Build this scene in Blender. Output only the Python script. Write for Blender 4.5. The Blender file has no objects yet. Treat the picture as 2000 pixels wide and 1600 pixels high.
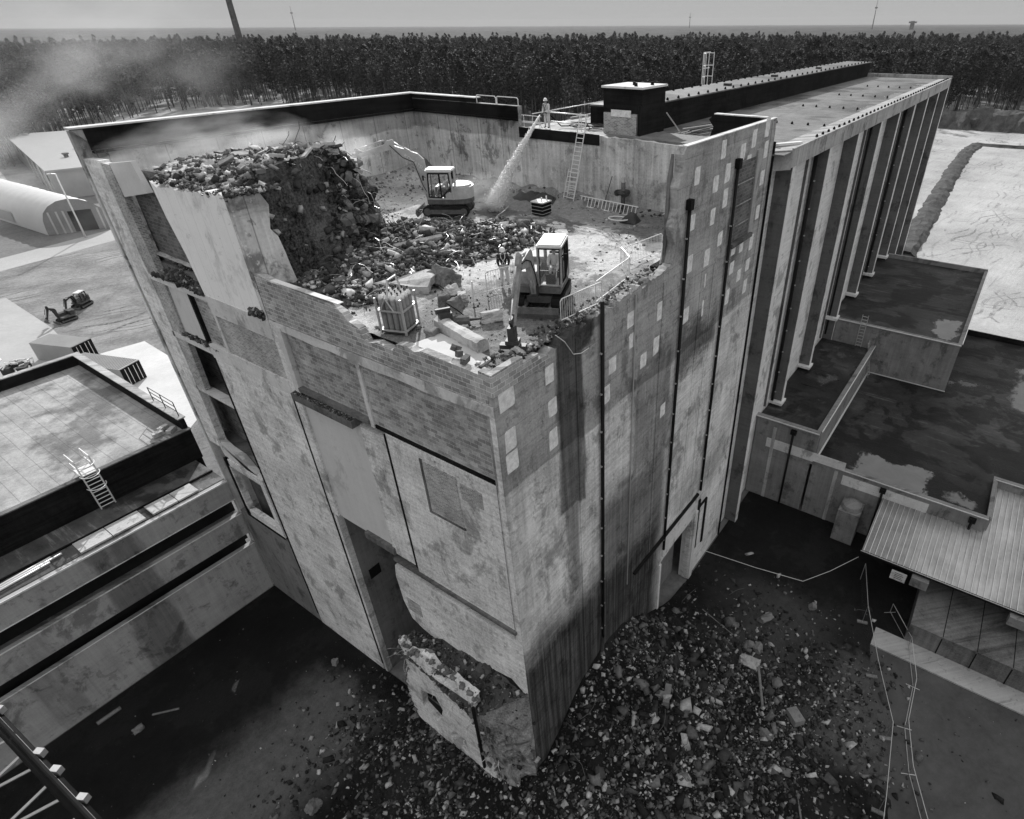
import bpy, bmesh, math, random
import numpy as np
from mathutils import Vector, Matrix, noise as mnoise
R = math.radians
random.seed(7)
S = bpy.context.scene
COL = S.collection

# ---------------------------------------------------------------- camera
CAMZ = 39.0
FPX, PX, PY = 1159.86, 1172.86, 810.66          # focal length and principal point measured on the 2000x1600 photograph
_p, _r, _y = R(33.3126), R(0.2306), R(33.8494)
_fw = np.array([math.cos(_p)*math.cos(_y), math.cos(_p)*math.sin(_y), -math.sin(_p)])
_ri = np.array([math.sin(_y), -math.cos(_y), 0.0]); _dn = np.cross(_fw, _ri)
_c, _s = math.cos(_r), math.sin(_r)
MC = np.array([_c*_ri+_s*_dn, -_s*_ri+_c*_dn, _fw])
cam_d = bpy.data.cameras.new('camera'); cam = bpy.data.objects.new('camera', cam_d); COL.objects.link(cam)
cam_d.sensor_fit = 'HORIZONTAL'; cam_d.sensor_width = 36.0
cam_d.lens = FPX/2000*36.0
cam_d.shift_x = -(PX-1000)/2000
cam_d.shift_y = (PY-800)/2000
cam_d.clip_start = 0.5; cam_d.clip_end = 60000
m = Matrix(((MC[0][0], -MC[1][0], -MC[2][0], 0), (MC[0][1], -MC[1][1], -MC[2][1], 0), (MC[0][2], -MC[1][2], -MC[2][2], CAMZ), (0, 0, 0, 1)))
cam.matrix_world = m
S.camera = cam

# ---------------------------------------------------------------- world, sun, exposure
SUN_EL, SUN_AZ = R(31.5), R(45.5)               # azimuth from +X towards +Y
W = bpy.data.worlds.new('World'); S.world = W; W.use_nodes = True
wn = W.node_tree.nodes; wl = W.node_tree.links
bg = wn['Background']
sky = wn.new('ShaderNodeTexSky'); sky.sky_type = 'NISHITA'; sky.sun_disc = False
sky.sun_elevation = SUN_EL; sky.sun_rotation = R(90) - SUN_AZ
sky.dust_density = 1.5; sky.air_density = 1.0; sky.ozone_density = 1.0
bw = wn.new('ShaderNodeRGBToBW')
pw = wn.new('ShaderNodeMath'); pw.operation = 'POWER'; pw.inputs[1].default_value = 0.02   # milky, evenly lit sky
wl.new(sky.outputs[0], bw.inputs[0]); wl.new(bw.outputs[0], pw.inputs[0])
_tc = wn.new('ShaderNodeTexCoord'); _sp = wn.new('ShaderNodeSeparateXYZ'); wl.new(_tc.outputs['Generated'], _sp.inputs[0])
_mr = wn.new('ShaderNodeMapRange'); _mr.interpolation_type = 'SMOOTHSTEP'; wl.new(_sp.outputs[2], _mr.inputs[0])
_mr.inputs[1].default_value = .03; _mr.inputs[2].default_value = .7; _mr.inputs[3].default_value = 1.62; _mr.inputs[4].default_value = 3.3   # sky raised overhead as added fill for the shaded walls
_mm = wn.new('ShaderNodeMath'); _mm.operation = 'MULTIPLY'; wl.new(pw.outputs[0], _mm.inputs[0]); wl.new(_mr.outputs[0], _mm.inputs[1])
wl.new(_mm.outputs[0], bg.inputs['Color'])
bg.inputs['Strength'].default_value = 0.15
sl = bpy.data.lights.new('sun', 'SUN'); so = bpy.data.objects.new('sun', sl); COL.objects.link(so)
sl.energy = 2.8; sl.angle = R(0.55); sl.color = (1, 1, 1)
sd = Vector((math.cos(SUN_AZ)*math.cos(SUN_EL), math.sin(SUN_AZ)*math.cos(SUN_EL), math.sin(SUN_EL)))
so.rotation_euler = sd.to_track_quat('Z', 'Y').to_euler()
so.location = (60, 60, 120)
S.view_settings.view_transform = 'Standard'; S.view_settings.look = 'None'
S.view_settings.exposure = 0.80; S.view_settings.gamma = 1.0
S.render.engine = 'CYCLES'
S.cycles.use_denoising = True
S.cycles.max_bounces = 6; S.cycles.diffuse_bounces = 3; S.cycles.glossy_bounces = 3
S.cycles.transparent_max_bounces = 8; S.cycles.volume_bounces = 1
S.cycles.volume_step_rate = 2.0; S.cycles.volume_max_steps = 128

# ---------------------------------------------------------------- survey helpers: photo measurement -> point on a known plane
def ray(u, v): return MC.T @ np.array([(u-PX)/FPX, (v-PY)/FPX, 1.0])
def onz(u, v, z=0.0):
    d = ray(u, v); t = (z-CAMZ)/d[2]; return Vector((d[0]*t, d[1]*t, z))
def onx(u, v, X):
    d = ray(u, v); t = X/d[0]; return Vector((X, d[1]*t, CAMZ+d[2]*t))
def ony(u, v, Y):
    d = ray(u, v); t = Y/d[1]; return Vector((d[0]*t, Y, CAMZ+d[2]*t))

# ---------------------------------------------------------------- mesh builder
def rootloc(o):
    while o is not None and o.parent is not None: o = o.parent
    return Vector(o.location) if o is not None else Vector((0, 0, 0))
class MB:
    def __init__(s): s.v = []; s.f = []
    def add(s, vs, fs):
        b = len(s.v); s.v += [tuple(v) for v in vs]; s.f += [tuple(b+i for i in f) for f in fs]; return s
    def box(s, x0, x1, y0, y1, z0, z1):
        return s.add([(x0,y0,z0),(x1,y0,z0),(x1,y1,z0),(x0,y1,z0),(x0,y0,z1),(x1,y0,z1),(x1,y1,z1),(x0,y1,z1)],
                     [(0,3,2,1),(4,5,6,7),(0,1,5,4),(1,2,6,5),(2,3,7,6),(3,0,4,7)])
    def obox(s, c, size, rz=0, ry=0, rx=0):
        M = Matrix.Rotation(rz, 3, 'Z') @ Matrix.Rotation(ry, 3, 'Y') @ Matrix.Rotation(rx, 3, 'X'); c = Vector(c)
        q = [(-1,-1,-1),(1,-1,-1),(1,1,-1),(-1,1,-1),(-1,-1,1),(1,-1,1),(1,1,1),(-1,1,1)]
        return s.add([c + M @ Vector((a*size[0]/2, b*size[1]/2, d*size[2]/2)) for a, b, d in q],
                     [(0,3,2,1),(4,5,6,7),(0,1,5,4),(1,2,6,5),(2,3,7,6),(3,0,4,7)])
    def prism(s, poly, axis, a0, a1):
        n = len(poly)
        def P(p, a): return {'x': (a, p[0], p[1]), 'y': (p[0], a, p[1]), 'z': (p[0], p[1], a)}[axis]
        vs = [P(p, a0) for p in poly] + [P(p, a1) for p in poly]
        ar = sum(poly[i][0]*poly[(i+1) % n][1]-poly[(i+1) % n][0]*poly[i][1] for i in range(n))
        fl = (ar > 0) != (axis == 'y')
        lo = tuple(range(n)); hi = tuple(range(n, 2*n))
        fs = [lo[::-1] if fl else lo, hi if fl else hi[::-1]]
        for i in range(n):
            j = (i+1) % n; q = (i, j, n+j, n+i); fs.append(q if fl else q[::-1])
        return s.add(vs, fs)
    def tube(s, p, q, r, n=8, r2=None):
        p = Vector(p); q = Vector(q); r2 = r if r2 is None else r2; d = (q-p)
        if d.length < 1e-6: return s
        d.normalize(); a = d.orthogonal().normalized(); b = d.cross(a); vs = []
        for P_, rr in ((p, r), (q, r2)):
            for i in range(n):
                t = 2*math.pi*i/n; vs.append(P_ + (a*math.cos(t)+b*math.sin(t))*rr)
        fs = [(i, (i+1) % n, n+(i+1) % n, n+i) for i in range(n)] + [tuple(range(n))[::-1], tuple(range(n, 2*n))]
        return s.add(vs, fs)
    def path(s, pts, r, n=6):
        for a, b in zip(pts[:-1], pts[1:]): s.tube(a, b, r, n)
        return s
    def lathe(s, c, prof, n=16, axis='z'):
        c = Vector(c); vs = []; k = len(prof)
        for rr, h in prof:
            for i in range(n):
                t = 2*math.pi*i/n; x, y = rr*math.cos(t), rr*math.sin(t)
                vs.append(c + Vector({'z': (x, y, h), 'y': (x, h, y), 'x': (h, x, y)}[axis]))
        fs = [(j*n+i, j*n+(i+1) % n, (j+1)*n+(i+1) % n, (j+1)*n+i) for j in range(k-1) for i in range(n)]
        fs += [tuple(range(n))[::-1], tuple(range((k-1)*n, k*n))]
        return s.add(vs, fs)
    def grid(s, x0, x1, y0, y1, nx, ny, fz):
        vs = [(x0+(x1-x0)*i/nx, y0+(y1-y0)*j/ny, 0) for j in range(ny+1) for i in range(nx+1)]
        vs = [(x, y, fz(x, y)) for x, y, _ in vs]
        return s.add(vs, [(j*(nx+1)+i, j*(nx+1)+i+1, (j+1)*(nx+1)+i+1, (j+1)*(nx+1)+i) for j in range(ny) for i in range(nx)])
    def rock(s, c, sz, rg=random, sub=0):
        V0, F0 = ICO[sub]; c = Vector(c)
        M = Matrix.Rotation(rg.random()*6.3, 3, 'Z') @ Matrix.Rotation(rg.random()*6.3, 3, 'X')
        sc = Vector((sz*rg.uniform(.7, 1.3), sz*rg.uniform(.6, 1.1), sz*(rg.uniform(.4, .8) if sub == 0 else rg.uniform(.6, .9))))
        o = rg.random()*99
        vs = []
        for v in V0:
            k = (rg.uniform(.7, 1.12) if sub == 0 else 1/max(.75, max(abs(v.x), abs(v.y), abs(v.z))*1.15)*(1+.25*mnoise.noise(v*1.3+Vector((o, o, o)))+.12*mnoise.noise(v*4+Vector((o, 0, o)))))
            vs.append(c + M @ Vector((v.x*k*sc.x, v.y*k*sc.y, v.z*k*sc.z)))
        return s.add(vs, F0)
    def build(s, name, mat, parent=None, smooth=False):
        L = rootloc(parent)
        me = bpy.data.meshes.new(name)
        me.from_pydata([(x-L.x, y-L.y, z-L.z) for x, y, z in s.v], [], s.f)
        me.materials.append(mat)
        if smooth: me.polygons.foreach_set('use_smooth', [True]*len(me.polygons))
        me.update()
        o = bpy.data.objects.new(name, me); COL.objects.link(o)
        if parent is not None: o.parent = parent
        return o
def _ico(sub):
    bm = bmesh.new(); bmesh.ops.create_icosphere(bm, subdivisions=sub, radius=1)
    V0 = [v.co.copy() for v in bm.verts]; F0 = [tuple(v.index for v in f.verts) for f in bm.faces]; bm.free(); return V0, F0
ICO = {0: _ico(1), 1: _ico(2), 2: _ico(3), 3: _ico(4)}

def tag(o, label=None, cat=None, group=None, kind=None):
    if label: o['label'] = label
    if cat: o['category'] = cat
    if group: o['group'] = group
    if kind: o['kind'] = kind
    return o
def thing(name, label, cat, loc=(0, 0, 0), rz=0, group=None):
    o = bpy.data.objects.new(name, None); COL.objects.link(o); o.location = loc; o.rotation_euler = (0, 0, rz)
    o.empty_display_size = .3
    return tag(o, label, cat, group)
KIDS = {}
def dup(root, loc, rz=0, label=None, scale=None):
    r = root.copy(); COL.objects.link(r); r.location = loc; r.rotation_euler = (0, 0, rz)
    if scale: r.scale = scale
    if label: r['label'] = label
    for ch in list(root.children):
        c = ch.copy(); COL.objects.link(c); c.parent = r
        for g in list(ch.children):
            d = g.copy(); COL.objects.link(d); d.parent = c
    return r

# ---------------------------------------------------------------- materials
class G:
    def __init__(s, name):
        s.m = bpy.data.materials.new(name); s.m.use_nodes = True; s.nt = s.m.node_tree; s.b = s.nt.nodes['Principled BSDF']
        s.geo = s.nt.nodes.new('ShaderNodeNewGeometry'); s.tc = s.nt.nodes.new('ShaderNodeTexCoord')
        s.pos = s.geo.outputs['Position']; s.obj = s.tc.outputs['Object']
    def set(s, inp, v):
        if hasattr(v, 'links') or hasattr(v, 'is_output'): s.nt.links.new(v, inp)
        else: inp.default_value = v
    def n(s, t, **kw):
        return s.nt.nodes.new(t)
    def ma(s, op, a, b=0.0, c=None, clamp=False):
        n = s.n('ShaderNodeMath'); n.operation = op; n.use_clamp = clamp; s.set(n.inputs[0], a); s.set(n.inputs[1], b)
        if c is not None: s.set(n.inputs[2], c)
        return n.outputs[0]
    def sep(s, v):
        n = s.n('ShaderNodeSeparateXYZ'); s.set(n.inputs[0], v); return n.outputs
    def comb(s, x, y, z):
        n = s.n('ShaderNodeCombineXYZ'); s.set(n.inputs[0], x); s.set(n.inputs[1], y); s.set(n.inputs[2], z); return n.outputs[0]
    def noise(s, v, sc, det=4, ro=.55, dist=0):
        n = s.n('ShaderNodeTexNoise'); s.set(n.inputs['Vector'], v); n.inputs['Scale'].default_value = sc
        n.inputs['Detail'].default_value = det; n.inputs['Roughness'].default_value = ro; n.inputs['Distortion'].default_value = dist
        return n.outputs['Fac']
    def vor(s, v, sc, feat='F1', out='Distance'):
        n = s.n('ShaderNodeTexVoronoi'); n.feature = feat; s.set(n.inputs['Vector'], v); n.inputs['Scale'].default_value = sc
        return n.outputs[out]
    def scale(s, v, k):
        n = s.n('ShaderNodeVectorMath'); n.operation = 'MULTIPLY'; s.set(n.inputs[0], v); n.inputs[1].default_value = k; return n.outputs[0]
    def smooth(s, x, a, b, lo=0.0, hi=1.0):
        n = s.n('ShaderNodeMapRange'); n.interpolation_type = 'SMOOTHSTEP'; s.set(n.inputs[0], x)
        n.inputs[1].default_value = a; n.inputs[2].default_value = b; n.inputs[3].default_value = lo; n.inputs[4].default_value = hi; return n.outputs[0]
    def lin(s, x, a, b, lo=0.0, hi=1.0):
        n = s.n('ShaderNodeMapRange'); s.set(n.inputs[0], x)
        n.inputs[1].default_value = a; n.inputs[2].default_value = b; n.inputs[3].default_value = lo; n.inputs[4].default_value = hi; return n.outputs[0]
    def mixf(s, f, a, b):
        n = s.n('ShaderNodeMix'); n.data_type = 'FLOAT'; s.set(n.inputs[0], f); s.set(n.inputs[2], a); s.set(n.inputs[3], b); return n.outputs[0]
    def sgn(s, amp, x): return s.ma('MULTIPLY', s.ma('SUBTRACT', x, .5), amp*1.8)
    def add(s, *xs):
        r = xs[0]
        for x in xs[1:]: r = s.ma('ADD', r, x)
        return r
    def mul(s, *xs):
        r = xs[0]
        for x in xs[1:]: r = s.ma('MULTIPLY', r, x)
        return r
    def out(s, val, rough=.9, bump=None, bd=.02, metal=0, spec=.08):
        s.set(s.b.inputs['Base Color'], s.comb(val, val, val)) if not isinstance(val, float) else s.set(s.b.inputs['Base Color'], (val, val, val, 1))
        s.set(s.b.inputs['Roughness'], rough); s.b.inputs['Metallic'].default_value = metal; s.set(s.b.inputs['Specular IOR Level'], spec)
        if bump is not None:
            n = s.n('ShaderNodeBump'); n.inputs['Distance'].default_value = bd; n.inputs['Strength'].default_value = 1.0
            s.set(n.inputs['Height'], bump); s.nt.links.new(n.outputs[0], s.b.inputs['Normal'])
        return s.m
    def boxm(s, c, specs, soft=.4):
        # union of soft-edged rectangles (a0,a1,z0,z1,strength) on axes c=(u, z)
        tot = None
        for sp in specs:
            a0, a1, z0, z1, k = sp[:5]; soft = sp[5] if len(sp) > 5 else .35
            e = s.mul(s.smooth(c[0], a0-soft, a0+soft), s.smooth(c[0], a1-soft, a1+soft, 1, 0), s.smooth(c[1], z0-soft*2, z0+soft*2), s.smooth(c[1], z1-soft*2, z1+soft*2, 1, 0), k)
            tot = e if tot is None else s.ma('MAXIMUM', tot, e)
        return tot

def plain(name, v, rough=.6, metal=0, spec=.25, var=.25, sc=3.0, local=True, bd=0):
    g = G(name); q = g.obj if local else g.pos
    nz = g.noise(q, sc, 5, .65)
    nf = g.noise(q, sc*9, 3, .6)
    val = g.mul(v, g.add(1.0, g.sgn(var*2, nz), g.sgn(var, nf)))
    return g.out(g.ma('MAXIMUM', val, .003), rough, nf if bd else None, bd, metal, spec)

def conc(name, lo, hi, h=.5, v=.5, b=.8, f=.35, speck=.0, crack=0, board=0, bd=.012, stains=None, vgroove=0, soft=.5, rough=.92, zone=None, grime=.45, peel=.5, scratch=.35):
    """Board-marked weathered concrete: h horizontal form-board lines, v vertical runs, b blotches, f grain."""
    g = G(name); x, y, z = g.sep(g.pos)
    u = g.add(x, g.mul(y, 1.0001))
    nh = g.noise(g.comb(g.mul(u, .35), 0.0, g.mul(z, 4.5)), 1.0, 3, .6)
    nh2 = g.noise(g.comb(g.mul(u, .16), 3.0, g.mul(z, 1.3)), 1.0, 4, .7)
    nv = g.noise(g.comb(g.mul(u, 3.2), 0.0, g.mul(z, .16)), 1.0, 5, .65)
    nb = g.noise(g.pos, .33, 7, .62)
    nf = g.noise(g.pos, 9.0, 4, .6)
    t = g.add(.5, g.sgn(h, nh), g.sgn(h*.7, nh2), g.sgn(v, nv), g.sgn(b, nb), g.sgn(f, nf))
    if board:
        fr = g.ma('FRACT', g.ma('DIVIDE', g.add(z, g.sgn(.05, nb)), board))
        ln = g.ma('LESS_THAN', fr, .02/board*1.3)
        t = g.ma('SUBTRACT', t, g.mul(ln, .45, g.smooth(nb, .35, .6)))
    if vgroove:
        fr = g.ma('FRACT', g.ma('DIVIDE', u, vgroove)); t = g.ma('SUBTRACT', t, g.mul(g.ma('LESS_THAN', fr, .06/vgroove), 2.4))
    t = g.ma('MAXIMUM', g.ma('MINIMUM', t, 1.15), -.3)
    val = g.mixf(t, lo, hi)
    # grime, scabbed skin and scratches
    dirt = g.smooth(g.noise(g.comb(g.mul(u, .55), g.mul(y, .1), g.mul(z, .38)), 1.0, 9, .68, .4), .53, .63)
    val = g.mul(val, g.ma('SUBTRACT', 1.0, g.mul(dirt, grime)))
    scab = g.smooth(g.noise(g.pos, 1.1, 8, .72, .3), .585, .615)
    val = g.mixf(g.mul(scab, peel), val, g.mul(val, .5))
    chip = g.smooth(g.noise(g.pos, 2.3, 7, .75), .60, .64)
    val = g.mixf(g.mul(chip, peel, .8), val, hi)
    scr = g.smooth(g.noise(g.comb(g.mul(u, .7), 2.0, g.mul(z, 9.0)), 1.0, 6, .8), .62, .68)
    val = g.mul(val, g.ma('SUBTRACT', 1.0, g.mul(scr, scratch)))
    if speck:
        sp = g.smooth(g.noise(g.comb(g.mul(u, 2.0), y, g.mul(z, 3.5)), 1.6, 5, .75), .64, .70)
        val = g.mul(val, g.ma('SUBTRACT', 1.0, g.mul(sp, speck)))
    if crack:
        cv = g.n('ShaderNodeTexVoronoi'); cv.feature = 'DISTANCE_TO_EDGE'; cv.inputs['Scale'].default_value = crack
        dv = g.n('ShaderNodeVectorMath'); dv.operation = 'ADD'; g.set(dv.inputs[0], g.pos)
        nn = g.n('ShaderNodeTexNoise'); nn.inputs['Scale'].default_value = 1.5; g.set(nn.inputs['Vector'], g.pos); g.set(dv.inputs[1], nn.outputs['Color'])
        g.set(cv.inputs['Vector'], dv.outputs[0])
        ck = g.mul(g.smooth(cv.outputs['Distance'], .0, .02, 1, 0), g.smooth(nb, .45, .6))
        val = g.mul(val, g.ma('SUBTRACT', 1.0, g.mul(ck, .6)))
    if stains:
        w1 = g.noise(g.comb(g.mul(u, .55), 1.0, g.mul(z, .12)), 1.0, 5, .65); w2 = g.noise(g.comb(g.mul(u, .3), 7.0, g.mul(z, .5)), 1.0, 5, .7)
        mask = g.boxm((g.add(u if stains[0] == 'u' else x if stains[0] == 'x' else y, g.sgn(1.0, w1)), g.add(z, g.sgn(3.2, w2))), stains[1], soft)
        nn = g.noise(g.comb(g.mul(u, 1.2), 0.0, g.mul(z, .35)), 1.0, 6, .7)
        drip = g.smooth(g.noise(g.comb(g.mul(u, 4.5), 2.0, g.mul(z, .09)), 1.0, 5, .7), .35, .62, .88, 1.0)
        mask = g.mul(mask, drip, g.smooth(g.add(nn, g.mul(mask, .5)), .40, .78))
        val = g.mul(val, g.ma('SUBTRACT', 1.0, mask))
    if zone: val = g.mul(val, g.smooth(g.add(z, g.sgn(.9, nh2), g.sgn(.5, nb)), zone[0]-.12, zone[0]+.12, 1.0, zone[1]))
    hgt = g.add(g.mul(nh, .6), g.mul(nf, .5), g.mul(nb, .6), g.mul(scab, -.4), g.mul(scr, -.3))
    return g.out(g.ma('MAXIMUM', val, .004), rough, hgt, bd)

def brick(name, lo, hi, mortar, bw_=.42, bh=.2, b=.6, msz=.012, bd=.012):
    g = G(name); x, y, z = g.sep(g.pos); u = g.add(x, y)
    n = g.n('ShaderNodeTexBrick'); g.set(n.inputs['Vector'], g.comb(u, z, 0.0)); n.inputs['Scale'].default_value = 1.0
    n.inputs['Brick Width'].default_value = bw_; n.inputs['Row Height'].default_value = bh; n.inputs['Mortar Size'].default_value = msz
    n.inputs['Mortar Smooth'].default_value = .3
    n.inputs['Color1'].default_value = (lo, lo, lo, 1); n.inputs['Color2'].default_value = (hi, hi, hi, 1); n.inputs['Mortar'].default_value = (mortar,)*3+(1,)
    r2 = g.n('ShaderNodeRGBToBW'); g.set(r2.inputs[0], n.outputs['Color'])
    nb = g.noise(g.pos, .8, 6, .7); nf = g.noise(g.pos, 14, 3, .6)
    val = g.mul(r2.outputs[0], g.add(1.0, g.sgn(b*1.6, nb), g.sgn(.4, nf)))
    # old mortar washes down some joints
    sm = g.smooth(g.noise(g.pos, 2.6, 4, .7), .58, .66)
    val = g.mixf(g.mul(sm, .45), val, mortar)
    hgt = g.add(g.mul(g.ma('SUBTRACT', 1.0, n.outputs['Fac']), 1.0), g.mul(nf, .3))
    return g.out(g.ma('MAXIMUM', val, .004), .93, hgt, bd)

def roofmat(name, base, wet=.3, seam=True, streak=1.0, lo_r=.08, puddles=None):
    g = G(name); x, y, z = g.sep(g.pos)
    nb = g.noise(g.pos, .12, 7, .65); ns = g.noise(g.comb(g.mul(x, 1.3), g.mul(y, .12), 0.0), 1.0, 6, .75); nf = g.noise(g.pos, 5, 5, .7); nm = g.noise(g.pos, .55, 8, .7, .5)
    val = g.mul(base, g.add(1.0, g.sgn(.9, nb), g.sgn(.7*streak, ns), g.sgn(.35, nf), g.sgn(.8, nm)))
    if not seam:
        wetm = g.smooth(g.add(g.noise(g.pos, .17, 8, .62, .4), g.sgn(.08, ns)), .48, .53); val = g.mul(val, g.ma('SUBTRACT', 1.0, g.mul(wetm, .62)))
        val = g.mul(val, g.add(1.0, g.mul(g.smooth(ns, .54, .66), 1.1), g.mul(g.smooth(g.noise(g.pos, .05, 4, .6), .5, .62), .9)))
    if seam:
        for ax, per in ((x, 1.05), (y, 6.3)):
            fr = g.ma('FRACT', g.ma('DIVIDE', g.add(ax, g.sgn(.1, nb)), per)); val = g.mul(val, g.ma('SUBTRACT', 1.0, g.mul(g.ma('LESS_THAN', fr, .05/per), .3)))
    rim = g.smooth(nb, .50, .60); pud = g.smooth(g.add(nb, g.sgn(.03, nf)), .585+.12*(1-wet), .60+.12*(1-wet))
    if puddles:
        wx = g.add(x, g.sgn(3.0, g.noise(g.pos, .35, 6, .7))); wy = g.add(y, g.sgn(3.0, g.noise(g.scale(g.pos, (1, 1.6, 1)), .31, 6, .7)))
        pud = g.ma('MAXIMUM', g.mul(pud, .4), g.smooth(g.boxm((wx, wy), puddles), .35, .65)); rim = g.ma('MAXIMUM', rim, g.boxm((wx, wy), [(a-1.6, b-(-1.6), c-1.6, d+1.6, 1.0, 1.0) for a, b, c, d, *_ in puddles]))
    val = g.mul(val, g.ma('SUBTRACT', 1.0, g.mul(rim, .6)))
    if puddles: val = g.mixf(pud, val, g.add(.11, g.sgn(.06, nm)))  # sky reflection partly painted into the puddle colour
    rough = g.mixf(pud, g.ma('MAXIMUM', g.add(.6, g.sgn(.5, ns), g.mul(rim, -.25)), .2), lo_r)
    hgt = g.mul(g.ma('SUBTRACT', 1.0, pud), g.add(nf, nb, nm))
    return g.out(g.ma('MAXIMUM', val, .003), rough, hgt, .03, 0, g.mixf(pud, .12, .6))

M = {}
M['right'] = conc('board_marked_concrete_right', .34, .90, h=.45, v=.55, b=.85, f=.6, bd=.02, board=1.25,
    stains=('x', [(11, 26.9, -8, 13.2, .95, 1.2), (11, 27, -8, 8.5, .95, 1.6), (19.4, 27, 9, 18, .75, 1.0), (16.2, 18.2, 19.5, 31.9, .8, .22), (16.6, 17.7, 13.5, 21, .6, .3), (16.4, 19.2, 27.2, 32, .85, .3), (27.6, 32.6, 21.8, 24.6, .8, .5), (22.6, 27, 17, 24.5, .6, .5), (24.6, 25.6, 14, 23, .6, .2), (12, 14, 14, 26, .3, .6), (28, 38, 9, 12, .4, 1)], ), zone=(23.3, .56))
M['left'] = conc('board_marked_concrete_left', .40, .93, h=.55, v=.45, b=.9, f=.75, speck=.7, bd=.02, scratch=.5, peel=.6)
M['plaster'] = conc('rendered_panel', .5, .68, h=.1, v=.4, b=.4, f=.3, bd=.01, grime=.2, peel=.12, scratch=.08)
M['white'] = conc('pale_board_concrete', .80, .97, h=.1, v=.3, b=.5, f=.2, speck=.7, grime=.2, peel=.3, scratch=.1, vgroove=.93, bd=.012)
M['bandc'] = conc('pale_band_concrete', .42, .8, h=.2, v=.3, b=.8, f=.3, speck=.7)
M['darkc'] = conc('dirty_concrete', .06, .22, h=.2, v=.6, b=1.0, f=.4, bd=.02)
M['inner'] = conc('pit_wall_concrete', .26, .78, h=.15, v=.9, b=1.0, f=.4, speck=.5, bd=.03)
M['rear'] = conc('rear_wall_concrete', .34, .86, h=.2, v=.8, b=.9, f=.25, bd=.02, vgroove=2.9, peel=.9, grime=.6, zone=(32.2, .6))
M['tar'] = conc('tarred_parapet', .004, .022, h=.9, v=.4, b=.8, f=.4)
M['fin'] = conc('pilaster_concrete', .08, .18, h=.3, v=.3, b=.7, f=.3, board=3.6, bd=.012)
M['hall'] = conc('hall_panel_concrete', .5, .85, h=.7, v=.4, b=.6, f=.3, board=1.2, bd=.015)
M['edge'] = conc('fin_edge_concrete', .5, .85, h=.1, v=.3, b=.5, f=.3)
M['eave'] = conc('eave_concrete', .2, .55, h=.1, v=1.0, b=.7, f=.3, bd=.015)
M['massc'] = conc('torn_dark_concrete', .010, .16, h=.1, v=.6, b=1.3, f=1.2, bd=.2)
M['endc'] = conc('rough_stained_end', .05, .34, h=.0, v=1.2, b=1.3, f=.8, bd=.06, grime=.6)
M['low'] = conc('low_wing_concrete', .26, .46, h=.3, v=.7, b=.8, f=.3, bd=.015, stains=('x', [(3.6, 6.5, -1, 12, .55), (-2, 0, 0, 8, .3)]))
M['grey'] = conc('grey_render', .13, .30, h=.2, v=.6, b=.8, f=.3)
M['brickp'] = brick('block_parapet', .22, .42, .62, msz=.016)
M['brickw'] = brick('block_panel', .20, .40, .52, b=.8, msz=.013)
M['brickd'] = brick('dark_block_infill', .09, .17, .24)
M['brickf'] = brick('small_brick', .2, .42, .6, .25, .08)
M['hallroof'] = roofmat('hall_roof_felt', .17, .25, True, 1.0, puddles=[(64, 69, 12.8, 14.6, 1, .3), (76, 84, 12.9, 14.8, 1, .3), (92, 99, 12.9, 14.6, 1, .3)])
M['leftroof'] = roofmat('left_roof_felt', .34, .1, True, .5)
M['wetroof'] = roofmat('wet_bitumen_roof', .036, .6, False, 1.4, puddles=[(46.8, 50.5, -1.5, 4.5, 1, .5), (68.5, 74, .3, 2.6, 1, .5), (55, 58, 9.5, 11.5, .5, .5), (66, 78, -12, -7, 1, 1.2), (47, 49, -5.5, -3, .6, .5)])
M['walk'] = roofmat('walkway_felt', .10, .5, False, 1.0)
M['metal'] = plain('galvanised_steel', .55, .4, .6, .5, .15)
M['alu'] = plain('pale_aluminium', .75, .4, .3, .5, .1)
M['paint'] = plain('machine_paint', .42, .45, 0, .5, .25, 2)
M['paint2'] = plain('dusty_machine_paint', .27, .55, 0, .3, .5, 3)
M['paintw'] = plain('white_cab_paint', .72, .35, 0, .5, .12, 2)
M['black'] = plain('black_rubber', .012, .8, 0, .08, .3)
M['dark'] = plain('dark_steel', .05, .55, .3, .4, .5, 4)
M['muddy'] = plain('muddy_steel', .11, .8, 0, .3, .6, 3)
M['pipe'] = plain('black_downpipe', .01, .6, 0, .15, .3, local=False)
M['white_p'] = plain('white_paint', .7, .5, 0, .4, .1)
M['patch'] = plain('bare_plaster_patch', .74, .9, 0, .2, .35, 4, False)
M['cloth'] = plain('pale_coverall', .6, .9, 0, .1, .15, 5)
M['clothd'] = plain('dark_jacket', .04, .9, 0, .1, .2, 5)
M['skin'] = plain('skin', .32, .6, 0, .3, .1)
M['trunk'] = plain('pine_bark', .10, .95, 0, .1, .5, 1)
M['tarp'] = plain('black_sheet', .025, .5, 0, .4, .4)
M['hoop'] = plain('stretched_membrane', .55, .5, 0, .4, .06, .4)
M['hoopd'] = plain('darker_membrane_end', .24, .7, 0, .3, .2, .4)  # membrane end wall in a darker tone
M['sheet'] = plain('pale_sheet_cladding', .34, .5, 0, .4, .12, .5)
M['slabm'] = conc('broken_slab_concrete', .30, .62, h=.1, v=.1, b=.8, f=.5, bd=.03)
def _glass():
    g = G('cab_glass'); g.b.inputs['Base Color'].default_value = (.9, .9, .9, 1); g.b.inputs['Roughness'].default_value = .05
    g.b.inputs['Alpha'].default_value = .10; return g.m
M['glass'] = _glass()
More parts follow.
